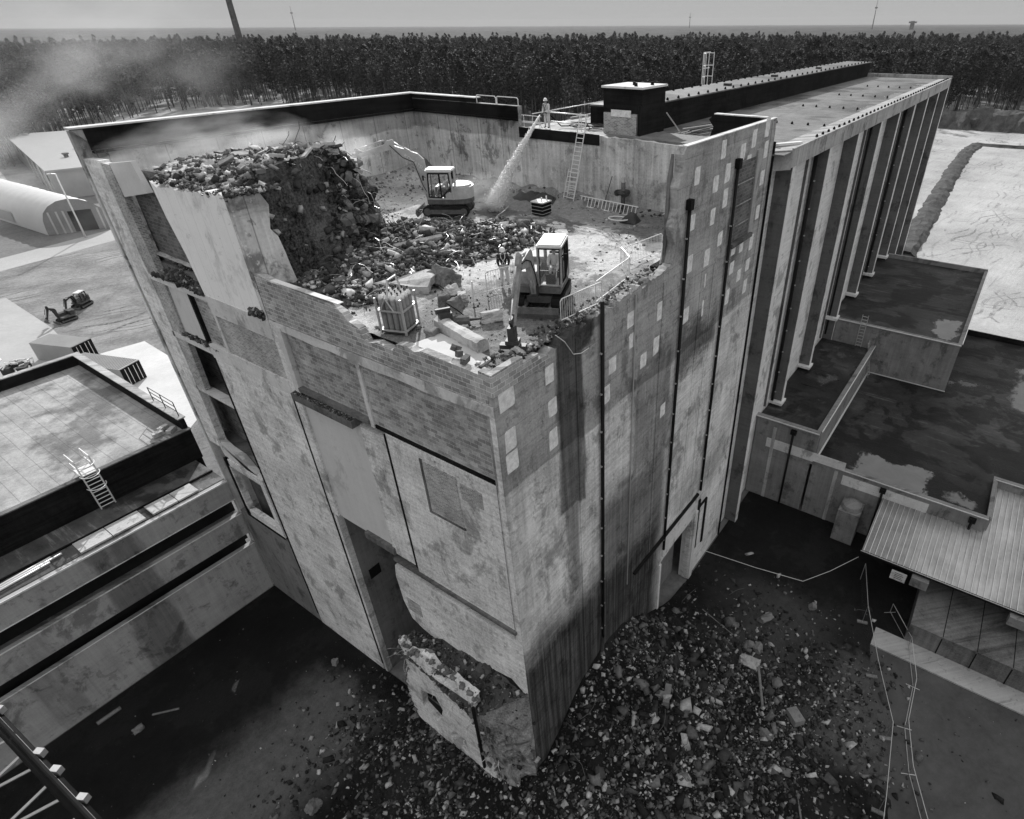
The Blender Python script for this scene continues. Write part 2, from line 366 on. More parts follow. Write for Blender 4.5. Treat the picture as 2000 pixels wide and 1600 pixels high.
def _rubble(name, lo, hi, pale=.1, lighter=0.0):
    g = G(name); r = g.geo.outputs['Random Per Island']
    val = g.mixf(g.ma('POWER', r, 2.2), lo, hi)
    val = g.ma('ADD', val, g.mul(g.ma('GREATER_THAN', r, 1-pale), hi*.9))
    val = g.mul(val, g.add(1.0, g.sgn(.8, g.noise(g.pos, 6, 4, .7)), g.sgn(.7, g.noise(g.pos, .5, 3, .6))))
    return g.out(val, .95, g.noise(g.pos, 16, 3, .7), .02)
M['rub_top'] = _rubble('pit_rubble', .05, .30, .14)
M['rub_gnd'] = _rubble('ground_rubble', .02, .21, .12)
M['rub_face'] = _rubble('torn_face_stones', .03, .22, .16)
M['rub_dark'] = _rubble('dark_rubble', .05, .2, .12)
def _floor():
    g = G('dusty_pit_floor'); nb = g.noise(g.pos, .22, 7, .65); nf = g.noise(g.pos, 3.0, 6, .75); n3 = g.noise(g.pos, 14, 3, .7)
    wet = g.smooth(g.add(nb, g.sgn(.16, nf)), .49, .58)
    x, y, z = g.sep(g.pos)
    shade = g.boxm((g.add(x, g.sgn(3.0, nf)), g.add(y, g.sgn(3.0, nb))), [(30.6, 36, 12, 31, .75), (12.5, 19.5, 12.5, 20.0, .95), (18.5, 21.5, 12.5, 16.5, .85), (14, 17.5, 20, 22.5, .7), (24, 27, 12.5, 15, .7), (28, 36, 30, 42, .6)], .8)     # back wall's shadow strip painted darker, plus dirty damp floor areas
    wet = g.ma('MAXIMUM', wet, shade)  # wet holds the damp areas and the painted back wall shadow
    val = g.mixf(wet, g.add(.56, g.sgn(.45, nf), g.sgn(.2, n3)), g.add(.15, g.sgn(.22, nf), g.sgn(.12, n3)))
    return g.out(g.ma('MAXIMUM', val, .02), g.mixf(wet, .95, .62), g.add(nf, g.mul(n3, .5)), .10, 0, .12)
M['floor'] = _floor()
def _ground(name, a, b_, sc=.15, tracks=0, ang=0, bump=.05, wet=0, det=7):
    g = G(name); mp = g.n('ShaderNodeMapping'); g.set(mp.inputs[0], g.pos); mp.inputs['Rotation'].default_value = (0, 0, ang)
    q = mp.outputs[0]; x, y, z = g.sep(q)
    nb = g.noise(q, sc, det, .65); nf = g.noise(q, 1.7, 6, .75)
    t = g.add(.5, g.sgn(1.3, nb), g.sgn(.7, nf))
    val = g.mixf(g.ma('MINIMUM', g.ma('MAXIMUM', t, 0.0), 1.0), a, b_)
    rough = .95
    if tracks:
        tr = g.noise(g.comb(g.mul(x, .045), g.mul(y, .9), 0.0), 1.0, 7, .8, .5)
        tr2 = g.noise(g.comb(g.mul(x, .9), g.mul(y, .06), 4.0), 1.0, 5, .8, .6)
        wob = g.noise(q, .018, 3, .5); gate = g.smooth(g.noise(q, .06, 5, .7), .50, .60)
        def pair(c, per, ph, amp):
            f_ = g.ma('FRACT', g.ma('DIVIDE', g.add(c, g.mul(wob, amp), ph), per)); w_ = .22/per
            return g.ma('MAXIMUM', g.ma('LESS_THAN', g.ma('ABSOLUTE', g.ma('SUBTRACT', f_, .3)), w_), g.ma('LESS_THAN', g.ma('ABSOLUTE', g.ma('SUBTRACT', f_, .3+1.7/per)), w_))
        rut = g.mul(g.ma('MAXIMUM', g.ma('MAXIMUM', pair(y, 6.1, 0.0, 60.0), g.mul(pair(y, 9.7, 2.2, -45.0), .8)), g.mul(pair(g.add(x, g.mul(y, .5)), 21.0, 3.0, 70.0), .8)), gate, g.smooth(nf, .38, .58))
        k = g.ma('MAXIMUM', g.ma('MAXIMUM', g.mul(g.smooth(tr, .54, .66), .5), g.mul(g.smooth(tr2, .60, .70), .4)), rut)
        val = g.mul(val, g.ma('SUBTRACT', 1.0, g.mul(k, tracks)))
        nf = g.add(nf, g.mul(tr, 1.2))
    if wet:
        w = g.smooth(nb, .5, .56); rough = g.mixf(w, .95, .35); val = g.mul(val, g.ma('SUBTRACT', 1.0, g.mul(w, .5)))
    return g.out(g.ma('MAXIMUM', val, .003), rough, nf, bump)
M['ground'] = _ground('open_ground', .10, .28, .02, .3)
def _yard():
    g = G('dark_dirt'); x, y, z = g.sep(g.pos); nb = g.noise(g.pos, .16, 7, .65); nf = g.noise(g.pos, 1.7, 6, .75); n3 = g.noise(g.pos, 11, 4, .7)
    val = g.mul(.012, g.add(1.0, g.sgn(1.2, nb), g.sgn(.7, nf), g.sgn(.5, n3)))
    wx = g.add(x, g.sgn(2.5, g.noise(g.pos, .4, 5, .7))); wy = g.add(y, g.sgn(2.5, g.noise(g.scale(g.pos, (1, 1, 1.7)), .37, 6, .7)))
    lighter = g.boxm((wx, wy), [(-8, 10.5, 24.5, 31.2, 1.0, .9), (27, 36, 2, 9, .4, 1.5), (24, 33, -5, 1, .8, 1.2)])  # soft-edged areas where the dirt colour is raised
    val = g.add(val, g.mul(lighter, .085, g.add(1.0, g.sgn(.8, nf), g.sgn(.4, n3))))
    w = g.mul(g.smooth(nb, .5, .56), g.ma('SUBTRACT', 1.0, lighter))
    return g.out(g.ma('MAXIMUM', val, .003), g.mixf(w, .95, .4), g.add(nf, g.mul(n3, .4)), .08)
M['yard'] = _yard()
M['sandlot'] = _ground('rutted_sand', .12, .36, .12, .75, R(20), .15)
M['field'] = _ground('bright_sand_field', .26, .50, .05, .6, R(8), .10)
M['roadm'] = _ground('dusty_road', .34, .46, .05, .12, R(40), .02)
M['pad'] = _ground('pale_concrete_pad', .5, .66, .1, .05, 0, .01)
M['gravel'] = _ground('apron_concrete', .05, .10, .2, .15, R(30), .01)
M['berm'] = _ground('dark_soil', .04, .12, .3, 0, 0, .15)
M['woods'] = _ground('forest_canopy', .03, .09, .01, 0, 0, .5)
M['ffloor'] = _ground('forest_floor', .12, .55, .05, .2, 0, .1)
def _leaf():
    g = G('pine_needles'); oi = g.n('ShaderNodeObjectInfo'); r = g.geo.outputs['Random Per Island']
    val = g.mul(g.mixf(g.ma('POWER', r, 1.5), .012, .075), g.mixf(g.ma('POWER', oi.outputs['Random'], 2.0), .55, 2.0))
    g.out(val, .8, None, 0, 0, .2); return g.m
M['leaf'] = _leaf()

# ================================================================ SETTING: ground sheets
def sheet(name, pts, z, mat):
    return tag(MB().add([(p[0], p[1], z) for p in pts], [tuple(range(len(pts)))]).build(name, M[mat] if isinstance(mat, str) else mat), kind='structure')
sheet('ground', [(-30000, -30000), (45000, -30000), (45000, 45000), (-30000, 45000)], -.06, 'ground')
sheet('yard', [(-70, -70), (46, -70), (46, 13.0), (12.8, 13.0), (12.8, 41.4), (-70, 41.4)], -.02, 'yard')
sheet('apron', [(-40, -70), (34.3, -70), (34.3, -1.3), (31, -2.1), (27, -3.8), (22.4, -4.2), (12, -7), (-40, -20)], -.008, 'gravel')
MBs = MB().box(34.3, 36.1, -60, -1.3, -.02, .12); tag(MBs.build('pavement', M['low']), kind='structure')
sheet('sand_lot', [(-60, 66), (20, 66), (34, 73), (60, 110), (66, 168), (50, 162), (27.7, 156.6), (-40, 150)], -.035, 'sandlot')
sheet('road', [(-50, 120), (27.7, 156.6), (50.4, 160.6), (90, 178), (92, 188), (53.4, 170.5), (30.4, 166.1), (-50, 136)], -.025, 'roadm')
sheet('dusty_track', [(-40, 120), (14, 140), (23.4, 139), (22.9, 118), (20.5, 98), (19.6, 84), (15, 66), (-40, 66)], -.015, 'roadm')
sheet('concrete_pad', [(23.2, 101.5), (28.6, 100.6), (28.2, 91), (24.5, 74.5), (14.5, 66), (19, 86)], .0, 'pad')
sheet('sand_field', [(108, -240), (320, -240), (352, -60), (345, 40), (300, 60), (108, 40), (84, 8), (84, -60)], -.03, 'field')
sheet('forest_clearing', [(-150, 240), (-20, 215), (60, 215), (160, 250), (225, 300), (260, 470), (60, 470), (-150, 470)], -.045, 'ffloor')
# trench and soil mounds in the sand field
def ridge(name, pts, w, h, mat, label, cat='earth bank', seg=40):
    vs = []; fs = []; K = 6; n = 0
    P = [Vector((p.x, p.y, 0)) for p in pts]; out = []
    for a, b in zip(P[:-1], P[1:]):
        k = max(2, int((b-a).length/2.0))
        out += [a.lerp(b, i/k) for i in range(k)]
    out.append(P[-1])
    for i, c in enumerate(out):
        d = (out[min(i+1, len(out)-1)]-out[max(i-1, 0)]).normalized(); s_ = Vector((-d.y, d.x, 0))
        for j in range(K+1):
            t = j/K*2-1; hh = h*(1-t*t)*(1+.5*mnoise.noise(Vector((c.x*.11+j, c.y*.11, 0)))) - .08
            o = mnoise.noise(Vector((c.x*.3, c.y*.3, j*3.)))*w*.18
            vs.append(c + s_*(t*w/2+o) + Vector((0, 0, hh)))
        if i: fs += [((i-1)*(K+1)+j, (i-1)*(K+1)+j+1, i*(K+1)+j+1, i*(K+1)+j) for j in range(K)]
    o = MB().add(vs, fs).build(name, M[mat]); return tag(o, label, cat)
ridge('soil_bank', [onz(1765, 500), onz(1800, 440), onz(1850, 355), onz(1885, 300), onz(1908, 283)], 5.0, .9, 'berm', 'long dark ridge of dug soil running away across the pale sand field')
ridge('soil_bank', [onz(1908, 283), onz(1950, 287), onz(2030, 292)], 5.0, .9, 'berm', 'dark ridge of dug soil crossing the far end of the sand field')
tag(ridge('soil_mound', [Vector((336, 45, 0)), Vector((338, 20, 0)), Vector((338, -20, 0)), Vector((330, -80, 0))], 24, 7.0, 'berm', 'tall dark mound of soil between the sand field and the pine wood', 'earth mound'), None)

# ================================================================ THE TOWER BEING DEMOLISHED
XF, YF = 12.75, 13.1          # left facade plane, right facade plane
FL = 28.6                     # working floor
tw = thing('concrete_tower', 'tall half demolished concrete tower with an open rubble-strewn top storey', 'tower', (XF, YF, 0))
def part(mb, name, mat, parent=None, label=None, smooth=False):
    o = mb.build(name, M[mat], parent or tw, smooth)
    if label: o['label'] = label
    return o
rg = random.Random(3)
def ragged(p, q, n, amp):
    return [(p[0]+(q[0]-p[0])*i/n, p[1]+(q[1]-p[1])*i/n + (rg.uniform(-amp, amp) if 0 < i < n else 0)) for i in range(n+1)]
# right facade (X-Z outline, opening for the tall window and the doorway)
top = ragged((15.2, 28.3), (18.0, 28.75), 14, .16)+ragged((18.1, 28.6), (26.1, 28.9), 40, .15)
out = [(XF, 0), (27.2, 0), (27.25, 6.6), (32.3, 7.2), (32.4, 0), (38.6, 0), (38.6, 34.3), (26.75, 34.3), (26.45, 34.0), (26.5, 33.2), (26.15, 32.6), (26.3, 31.6), (25.95, 30.8), (26.2, 29.9), (26.0, 29.0)] + top[::-1] + [(15.2, 28.0), (XF, 28.0)]
mb = MB().prism(out[::-1] if False else out, 'y', YF, YF+.45)
rf = part(mb, 'facade_wall', 'right', label='long board-marked side wall with rust dark pipes and pale square patches')
# tall blocked window: brick infill framed by a shallow surround
b = MB(); b.box(33.3, 35.9, YF-.03, YF+.02, 28.2, 32.6); wf = part(b, 'blocked_window', 'brickd', label='tall window blocked with rough dark brick')
part(MB().box(35.9, 36.6, YF-.12, YF+.02, 27.9, 32.9), 'window_jamb', 'eave', wf)
part(MB().box(33.1, 36.2, YF-.3, YF+.02, 27.9, 28.15), 'window_sill', 'darkc', wf)
for k in range(3): part(MB().box(33.3, 35.85, YF-.07, YF-.03, 29.0+k*1.2, 29.05+k*1.2), 'window_bar', 'eave', wf)
# shallow piers on the right facade
for x in (22.6, 25.4, 17.9, 29.9, 31.5, 38.1):
    part(MB().box(x-.22, x+.22, YF-.035, YF+.01, 7 if x > 27 else 0.0, 28.3 if x < 26 else (34.2 if x > 38 else 27.5)), 'pier', 'right')
part(MB().box(22.38, 22.44, YF-.09, YF-.03, 9, 28.6), 'conduit', 'metal')
# pipes with brackets
for x, z0, z1 in ((19.5, 7, 29.3), (27.25, 8.0, 31.4), (32.95, 9.4, 32.4)):
    p_ = part(MB().tube((x, YF-.14, z0), (x, YF-.14, z1), .095, 10), 'downpipe', 'pipe', smooth=True)
    for k in range(int((z1-z0)/2.1)): part(MB().obox((x, YF-.13, z0+1+k*2.1), (.32, .12, .07)), 'pipe_bracket', 'metal', p_)
    if x > 20: part(MB().box(x-.2, x+.16, YF-.3, YF-.02, z1, z1+.5), 'rain_hopper', 'black', p_)
part(MB().box(38.62, 38.74, YF-.12, YF+.3, 0, 33), 'joint_strip', 'tar')
part(MB().tube((19.2, YF-.12, 0), (19.5, YF-.12, 7.0), .13, 8), 'downpipe', 'right')
part(MB().obox((27.9, YF-.12, 9.25), (9.4, .2, .16)), 'conduit', 'pipe')
part(MB().box(33.1, 33.35, YF-.12, YF-.02, 3.0, 8.2).box(33.3, 34.6, YF-.12, YF-.02, 7.3, 7.5).box(34.45, 34.7, YF-.12, YF-.02, 2.6, 7.4), 'conduit', 'pipe')
part(MB().box(26.95, 27.2, YF-.1, YF+.8, 0, 6.55).box(32.45, 33.0, YF-.16, YF+.8, 0, 7.3).box(27.2, 32.45, YF-.16, YF+.3, 7.25, 9.0), 'door_surround', 'bandc')
part(MB().box(27.3, 32.4, YF+1.4, YF+1.5, 0, 7.2), 'door_leaf', 'grey')
# bare plaster squares on the right facade
def c3(a, b_): return (1100+a*.45, 40+b_*.45)
pc = [c3(*q) for q in ((697,560),(830,512),(887,465),(780,570),(880,560),(582,675),(714,662),(662,710),(805,617),(703,772),(863,683),(560,878),(648,853),(843,832),(680,947),(739,990),(773,975),(815,962),(549,1058),(623,1030),(730,1075),(762,1105),(799,1060),(607,1135),(787,1153),(711,1200),(292,1300),(421,1260),(532,1280),(598,1255),(300,1387),(402,1412),(347,1475),(213,1497))]
pc += [(1073, 731), (1079, 796), (1081, 857), (1184, 771), (1294, 801), (989, 776), (997, 859), (1001, 901)]
rg = random.Random(11)
for i, (u, v) in enumerate(pc):
    c = ony(u, v, YF); w, h = rg.uniform(.27, .34), rg.uniform(.38, .5)
    if i == 39: w, h = .42, .5
    pts = [(c.x-w, c.z-h), (c.x+w*.7, c.z-h), (c.x+w*.93, c.z-h*.9), (c.x+w, c.z-h*.7), (c.x+w, c.z+h), (c.x-w*.65, c.z+h), (c.x-w*.92, c.z+h*.88), (c.x-w, c.z+h*.65)]; pts = [(a+rg.uniform(-.02, .02), b_+rg.uniform(-.02, .02)) for a, b_ in pts]
    part(MB().prism(pts, 'y', YF-.012, YF+.01), 'plaster_patch', 'patch')
# upper return wall beside the hall roof
part(MB().prism([(13.55, 33.0), (17.2, 33.0), (17.0, 33.6), (17.35, 34.0), (17.0, 34.3), (13.55, 34.3)], 'x', 38.25, 38.6), 'return_wall', 'tar')
part(MB().box(26.75, 38.62, YF-.04, YF+.22, 34.3, 34.35).box(38.2, 38.65, YF+.5, 17.0, 34.3, 34.36), 'coping', 'edge')

# block wall of the corner, stepped and broken
def blockwall(axis, fixed, th, a0, a1, zb, prof, name, mat):
    pts = [(a0, zb)] + prof + [(a1, zb)]
    return part(MB().prism(pts, axis, fixed, fixed+th), name, mat)
prof = [(XF+.3 if False else 13.1, 28.95)]
left_prof = [(13.1, 28.9), (13.7, 28.9), (13.7, 28.75), (14.6, 28.8), (16.6, 28.85), (17.0, 28.7), (17.4, 28.85), (18.0, 28.75), (18.3, 28.4), (19.2, 28.5), (19.9, 28.3), (20.2, 28.85), (20.9, 29.05), (21.1, 29.3), (21.9, 29.5), (25.9, 29.6), (26.9, 29.75), (27.3, 29.7)]
blockwall('x', XF-.02, .34, 13.38, 27.3, 27.55, [(13.38, 28.9)]+left_prof[1:], 'block_parapet', 'brickp')
part(MB().prism([(XF-.05, 28.0), (16.0, 28.0), (15.9, 28.35), (15.3, 28.4), (15.3, 28.65), (14.4, 28.65), (14.4, 28.9), (XF-.05, 28.9)], 'y', YF-.03, YF+.27), 'block_parapet', 'brickp')
part(MB().box(XF+.03, XF+.3, 21.3, 27.2, 29.6, 29.63), 'mortar_bed', 'edge')

# left facade: columns, bands and infill panels, coordinates (Y, z)
def fx(name, mat, y0, y1, z0, z1, x0=XF, th=.35, label=None, poly=None):
    mb = MB().prism(poly if poly else [(y0, z0), (y1, z0), (y1, z1), (y0, z1)], 'x', x0, x0+th); return part(mb, name, mat, label=label)
band = [(13.16, 27.12)] + ragged((16, 27.05), (24.7, 27.1), 10, .05) + [(26.9, 27.15), (26.9, 27.5)] + [(20, 27.5), (13.16, 27.55)]
fx('ring_beam', 'bandc', 0, 0, 0, 0, XF-.05, .3, poly=band)
fx('infill_panel', 'brickw', 13.45, 20.85, 23.95, 27.1, XF+.05, .3)
fx('infill_panel', 'brickw', 21.1, 26.3, 24.1, 27.1, XF+.12, .25)
fx('mullion', 'bandc', 20.85, 21.1, 23.75, 27.1, XF-.03, .3)
fx('ledge', 'darkc', 22.2, 26.9, 23.35, 23.75, XF-.32, .6)
fx('ledge', 'darkc', 21.1, 26.4, 23.9, 24.12, XF-.12, .4)
fx('joint_strip', 'tar', 13.3, 21.0, 23.72, 23.9, XF+.02, .3)
fx('column', 'bandc', 26.35, 26.75, 23.6, 27.3, XF-.1, .4)
fx('column', 'left', 26.75, 27.35, 15.3, 27.5, XF-.02, .4)
fx('corner_post', 'left', 13.16, 13.42, 9.8, 27.1, XF-.01, .4)
fx('joint_strip', 'tar', 13.42, 13.52, 9.9, 23.6, XF+.05, .3)
fx('concrete_panel', 'left', 13.52, 20.2, 14.75, 23.7, XF, .35)
fx('blocked_opening', 'brickf', 15.9, 17.95, 20.2, 23.1, XF-.02, .05)
fx('blocked_opening', 'brickf', 14.45, 15.7, 22.0, 22.9, XF-.02, .05)
fx('opening_jamb', 'darkc', 17.95, 18.1, 20.1, 23.2, XF-.04, .05)
fx('opening_jamb', 'darkc', 15.8, 18.1, 20.08, 20.2, XF-.05, .06)
fx('joint_strip', 'tar', 20.2, 20.34, 15.0, 23.6, XF-.015, .3)
fx('column', 'left', 20.34, 22.1, 15.1, 23.35, XF+.01, .35)
fx('rendered_panel', 'plaster', 22.1, 26.75, 15.3, 23.4, XF+.1, .3)
fx('lintel', 'darkc', 21.9, 24.3, 15.05, 15.5, XF-.12, .4)
fx('ledge', 'darkc', 13.4, 22.1, 14.55, 14.75, XF-.14, .5)
fx('joint_strip', 'tar', 13.4, 22.1, 14.0, 14.55, XF+.16, .3)
low = [(13.3, 9.6), (14.2, 10.3), (16, 9.9), (18, 9.5), (19.5, 9.6), (20.2, 9.1), (21.2, 9.3), (22.0, 9.7), (22.4, 11), (22.5, 13), (22.3, 14.0), (13.3, 14.0)]
fx('concrete_panel', 'left', 0, 0, 0, 0, XF-.03, .45, poly=low, label='lower wall panel with a broken bottom edge')
fx('blocked_opening', 'brickf', 20.9, 22.0, 10.5, 11.6, XF-.05, .04)
fx('joint_strip', 'tar', 27.35, 27.5, 0.8, 23.5, XF-.03, .3)
fx('concrete_panel', 'left', 27.5, 34.85, 0, 23.3, XF, .4)
fx('column', 'left', 27.1, 27.35, 0, 15.3, XF, .4)
fx('joint_strip', 'tar', 34.85, 35.02, 1.0, 23.3, XF-.03, .4)
fx('ring_beam', 'bandc', 27.35, 34.9, 23.3, 24.15, XF-.04, .4)
fx('infill_panel', 'brickf', 27.4, 32.7, 24.15, 26.4, XF+.04, .3)
fx('column', 'bandc', 32.7, 32.95, 24.15, 27.0, XF-.02, .4)
fx('ring_beam', 'bandc', 27.3, 32.95, 26.4, 27.45, XF-.05, .4)
# interior return wall seen through the big opening
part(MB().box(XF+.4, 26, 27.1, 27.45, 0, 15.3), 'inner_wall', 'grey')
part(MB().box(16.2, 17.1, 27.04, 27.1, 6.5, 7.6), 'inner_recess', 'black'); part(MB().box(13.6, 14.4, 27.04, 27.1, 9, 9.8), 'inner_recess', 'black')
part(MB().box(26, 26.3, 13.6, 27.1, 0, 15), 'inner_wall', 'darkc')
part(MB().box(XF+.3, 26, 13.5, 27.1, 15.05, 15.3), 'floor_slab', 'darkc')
# pale standing wall with its broken return
wpoly = [(27.6, 27.45), (33.0, 27.45), (33.35, 29.5), (33.9, 31.2), (34.2, 32.9)] + ragged((33.9, 32.75), (27.6, 33.0), 22, .16)
ww = fx('standing_wall', 'white', 0, 0, 0, 0, XF-.03, .5, poly=wpoly, label='pale standing wall piece with vertical grooves and a broken top')
rpoly = [(XF-.02, 27.45), (14.65, 27.45)] + ragged((14.7, 28.4), (14.35, 31.0), 6, .1) + ragged((14.1, 31.4), (14.35, 32.4), 3, .05) + [(14.1, 32.95), (XF-.02, 33.0)]
part(MB().prism(rpoly, 'y', 27.25, 27.62), 'standing_wall', 'rear', label='broken return end of the standing wall')
part(MB().prism([(XF+.3, 27.4), (13.5, 27.4), (13.5, 32.6), (XF+.3, 32.7)], 'y', 33.0, 33.3), 'standing_wall', 'darkc')
# bay D: open storeys with dark block infill set back behind the outer strip
fx('outer_strip', 'brickf', 0, 0, 0, 0, XF+.02, .35, poly=[(37.8, 27.4), (39.2, 27.3), (39.2, 33.2), (38.3, 33.2)], label='rough brick strip at the outer edge')
fx('outer_strip', 'plaster', 0, 0, 0, 0, XF+.06, .25, poly=[(35.1, 32.2), (38.35, 31.6), (38.35, 33.25), (35.7, 33.6)])
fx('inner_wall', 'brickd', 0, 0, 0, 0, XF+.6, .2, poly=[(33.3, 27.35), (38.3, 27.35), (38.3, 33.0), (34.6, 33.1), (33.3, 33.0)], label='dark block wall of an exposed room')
fx('outer_column', 'left', 0, 0, 0, 0, XF-.02, .45, poly=[(39.2, 27.3), (39.2, 22), (39.5, 15), (41.18, 15), (41.18, 33.2), (39.2, 33.3)])
fx('outer_strip', 'brickf', 0, 0, 0, 0, XF+.01, .3, poly=[(38.2, 20.0), (39.5, 19.6), (39.2, 27.3), (37.6, 27.3)])
fx('outer_strip', 'plaster', 35.2, 38.0, 24.1, 27.1, XF+.12, .25)
fx('outer_strip', 'brickw', 32.95, 35.0, 23.9, 27.1, XF+.2, .25)
fx('steel_post', 'black', 35.0, 35.2, 24.2, 27.1, XF, .2)
fx('floor_slab', 'bandc', 32.95, 39.2, 27.05, 27.35, XF-.02, .5)
fx('floor_slab', 'bandc', 33.4, 39.4, 23.45, 23.8, XF-.02, .5)
fx('floor_slab', 'bandc', 35.0, 39.4, 19.75, 19.98, XF-.02, .5)
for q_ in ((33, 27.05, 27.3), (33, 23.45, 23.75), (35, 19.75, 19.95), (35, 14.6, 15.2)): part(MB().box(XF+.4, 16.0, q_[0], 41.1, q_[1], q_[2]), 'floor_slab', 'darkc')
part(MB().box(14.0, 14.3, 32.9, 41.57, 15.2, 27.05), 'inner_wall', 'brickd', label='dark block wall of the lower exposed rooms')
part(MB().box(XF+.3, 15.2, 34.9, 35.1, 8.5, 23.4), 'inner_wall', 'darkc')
fx('ring_beam', 'bandc', 35.02, 39.8, 14.1, 15.3, XF, .4, poly=[(35.02, 14.0), (39.7, 14.3), (40.0, 15.4), (39.5, 15.6), (38.6, 15.3), (37.2, 15.2), (35.02, 13.4)])
b = MB(); b.box(XF-.1, XF+.3, 39.3, 39.7, 9.0, 14.2).box(XF-.1, XF+.3, 35.1, 39.7, 13.6, 14.2).box(XF-.1, XF+.3, 35.1, 39.7, 9.0, 9.6).box(XF-.1, XF+.3, 35.1, 35.6, 9.6, 13.6)
wfr = part(b, 'window_frame', 'left', label='large concrete window frame of the lower storey')
part(MB().box(XF-.16, XF-.1, 39.5, 39.75, 9.0, 14.2).box(XF-.16, XF-.1, 35.1, 39.75, 8.9, 9.05), 'frame_edge', 'tar', wfr)
part(MB().box(14.2, 14.4, 35.2, 41.57, 0, 14.6), 'inner_wall', 'darkc')
fx('joint_strip', 'tar', 35.02, 39.8, 8.45, 9.0, XF+.15, .3)
fx('concrete_panel', 'grey', 35.02, 41.4, 0, 8.45, XF+.03, .35)
# rear wall, parapet, back wall
rz = .38
part(MB().prism([(XF+.2, 28.6)] + ragged((XF+.1, 33.1), (14.0, 33.2), 3, .1) + [(XF, 34.55), (35.5, 34.6), (35.5, 28.6)], 'y', 41.2, 41.2+rz), 'rear_wall', 'rear', label='far wall of the pit with its tarred parapet')
part(MB().box(XF+.5, 35.2, 41.13, 41.2, 33.55, 34.58).box(XF+.5, 35.2, 41.0, 41.2, 33.4, 33.52), 'parapet_band', 'tar')
part(MB().box(XF-.1, 35.6, 41.1, 41.75, 34.6, 34.68), 'coping', 'edge')
part(MB().box(35.2, 35.6, 30.4, 41.2, 28.6, 34.3), 'rear_wall', 'rear')
part(MB().box(35.13, 35.2, 30.45, 41.1, 33.5, 34.28).box(35.05, 35.2, 30.45, 41.1, 33.38, 33.48), 'parapet_band', 'tar')
part(MB().box(35.1, 35.75, 34.4, 41.7, 34.3+.3, 34.66), 'coping', 'edge')
part(MB().box(35.2, 35.6, 34.4, 41.2, 34.3, 34.6), 'rear_wall', 'tar')
for y in (38.7, 36.6, 34.2, 32.2): part(MB().box(35.12, 35.2, y-.12, y+.12, 28.6, 33.3), 'pier', 'rear')
bw_ = [(13.5, 28.6), (13.5, 32.8)] + ragged((14, 32.8), (30.4, 33.0), 40, .05) + [(30.4, 28.6)]
part(MB().prism(bw_, 'x', 35.2, 35.55), 'back_wall', 'inner', label='scraped back wall of the pit below the hall roof')
part(MB().box(35.12, 35.2, 23.6, 30.4, 32.35, 33.0), 'parapet_band', 'tar')
part(MB().box(XF, 16, 41.58, 41.9, 0, 34.5), 'rear_wall', 'rear')
part(MB().box(XF+.35, 38.3, 41.6, 41.9, 0, 28.5).box(38.2, 38.55, 30.4, 41.6, 0, 32.9), 'rear_wall', 'grey')
# working floor
def fz(x, y):
    h = .05*mnoise.noise(Vector((x*.6, y*.6, 0)))+.05*mnoise.noise(Vector((x*1.9, y*1.9, 3)))+.02*mnoise.noise(Vector((x*6, y*6, 3)))
    e = min(1, max(0, (x-31)/4)); e2 = min(1, max(0, (y-37)/4))
    return FL + h + .55*e*e*(1+mnoise.noise(Vector((x*.8, y*.8, 0)))) * (1 if y > 24 else .35) + .8*e2*e2
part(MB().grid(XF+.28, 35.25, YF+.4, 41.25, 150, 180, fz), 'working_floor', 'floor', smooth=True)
part(MB().box(XF+.35, 35, YF+.44, 41.1, 27.9, 28.2), 'floor_slab', 'darkc')
part(MB().box(25.9, 27.3, 13.6, 14.3, FL-.3, FL+.12), 'stair_opening', 'black')
part(MB().prism([(26.0, 28.6), (26.4, 28.6), (26.4, 34.0), (26.1, 33)], 'y', YF+.45, YF+.6), 'torn_edge', 'darkc')
# low grey room in the front half of bay floor 15 (hidden mass behind panels)
part(MB().box(XF+.5, 38, YF+.6, 26.9, 27.0, 27.3), 'floor_slab', 'darkc')

# --- remnant at the foot of the corner: face wall with openings, soil on top
fr = thing('wall_remnant', 'leaning remnant of a lower wall with openings and soil on top at the tower foot', 'wall fragment', (11.3, 18, 0))
X1 = 11.3
def rp2(pts): return [(onx(740+a*.25, 1200+b*.25, X1).y, max(.0, onx(740+a*.25, 1200+b*.25, X1).z)) for a, b in pts]
face = rp2([(145, 200), (190, 290), (225, 400), (215, 500), (250, 650), (320, 800), (420, 885), (540, 990), (660, 1075), (835, 1230), (950, 1305), (880, 1160), (800, 1040), (765, 900), (730, 780), (745, 640), (640, 560), (560, 490), (450, 425), (370, 320), (300, 310), (225, 290), (175, 205)])
def slab_with_holes(poly, holes, x0, x1):
    bm = bmesh.new()
    import mathutils.geometry as mg
    loops = [[Vector((p[0], p[1], 0)) for p in poly]] + [[Vector((p[0], p[1], 0)) for p in h] for h in holes]
    tri = mg.tessellate_polygon(loops); flat = [p for l in loops for p in l]; n = len(flat)
    vs = [(x0, p.x, p.y) for p in flat] + [(x1, p.x, p.y) for p in flat]
    fs = [tuple(t) for t in tri] + [tuple(i+n for i in t[::-1]) for t in tri]
    b0 = 0
    for l in loops:
        k = len(l)
        for i in range(k): fs.append((b0+i, b0+(i+1) % k, n+b0+(i+1) % k, n+b0+i))
        b0 += k
    bm.free(); return MB().add(vs, fs)
holes = [rp2(h_) for h_ in ([(425, 415), (610, 535), (618, 612), (405, 470)], [(450, 515), (725, 700), (715, 765), (430, 560)], [(330, 590), (440, 640), (500, 750), (475, 850), (350, 715)], [(550, 935), (590, 910), (680, 985), (700, 1055), (640, 1020)])]
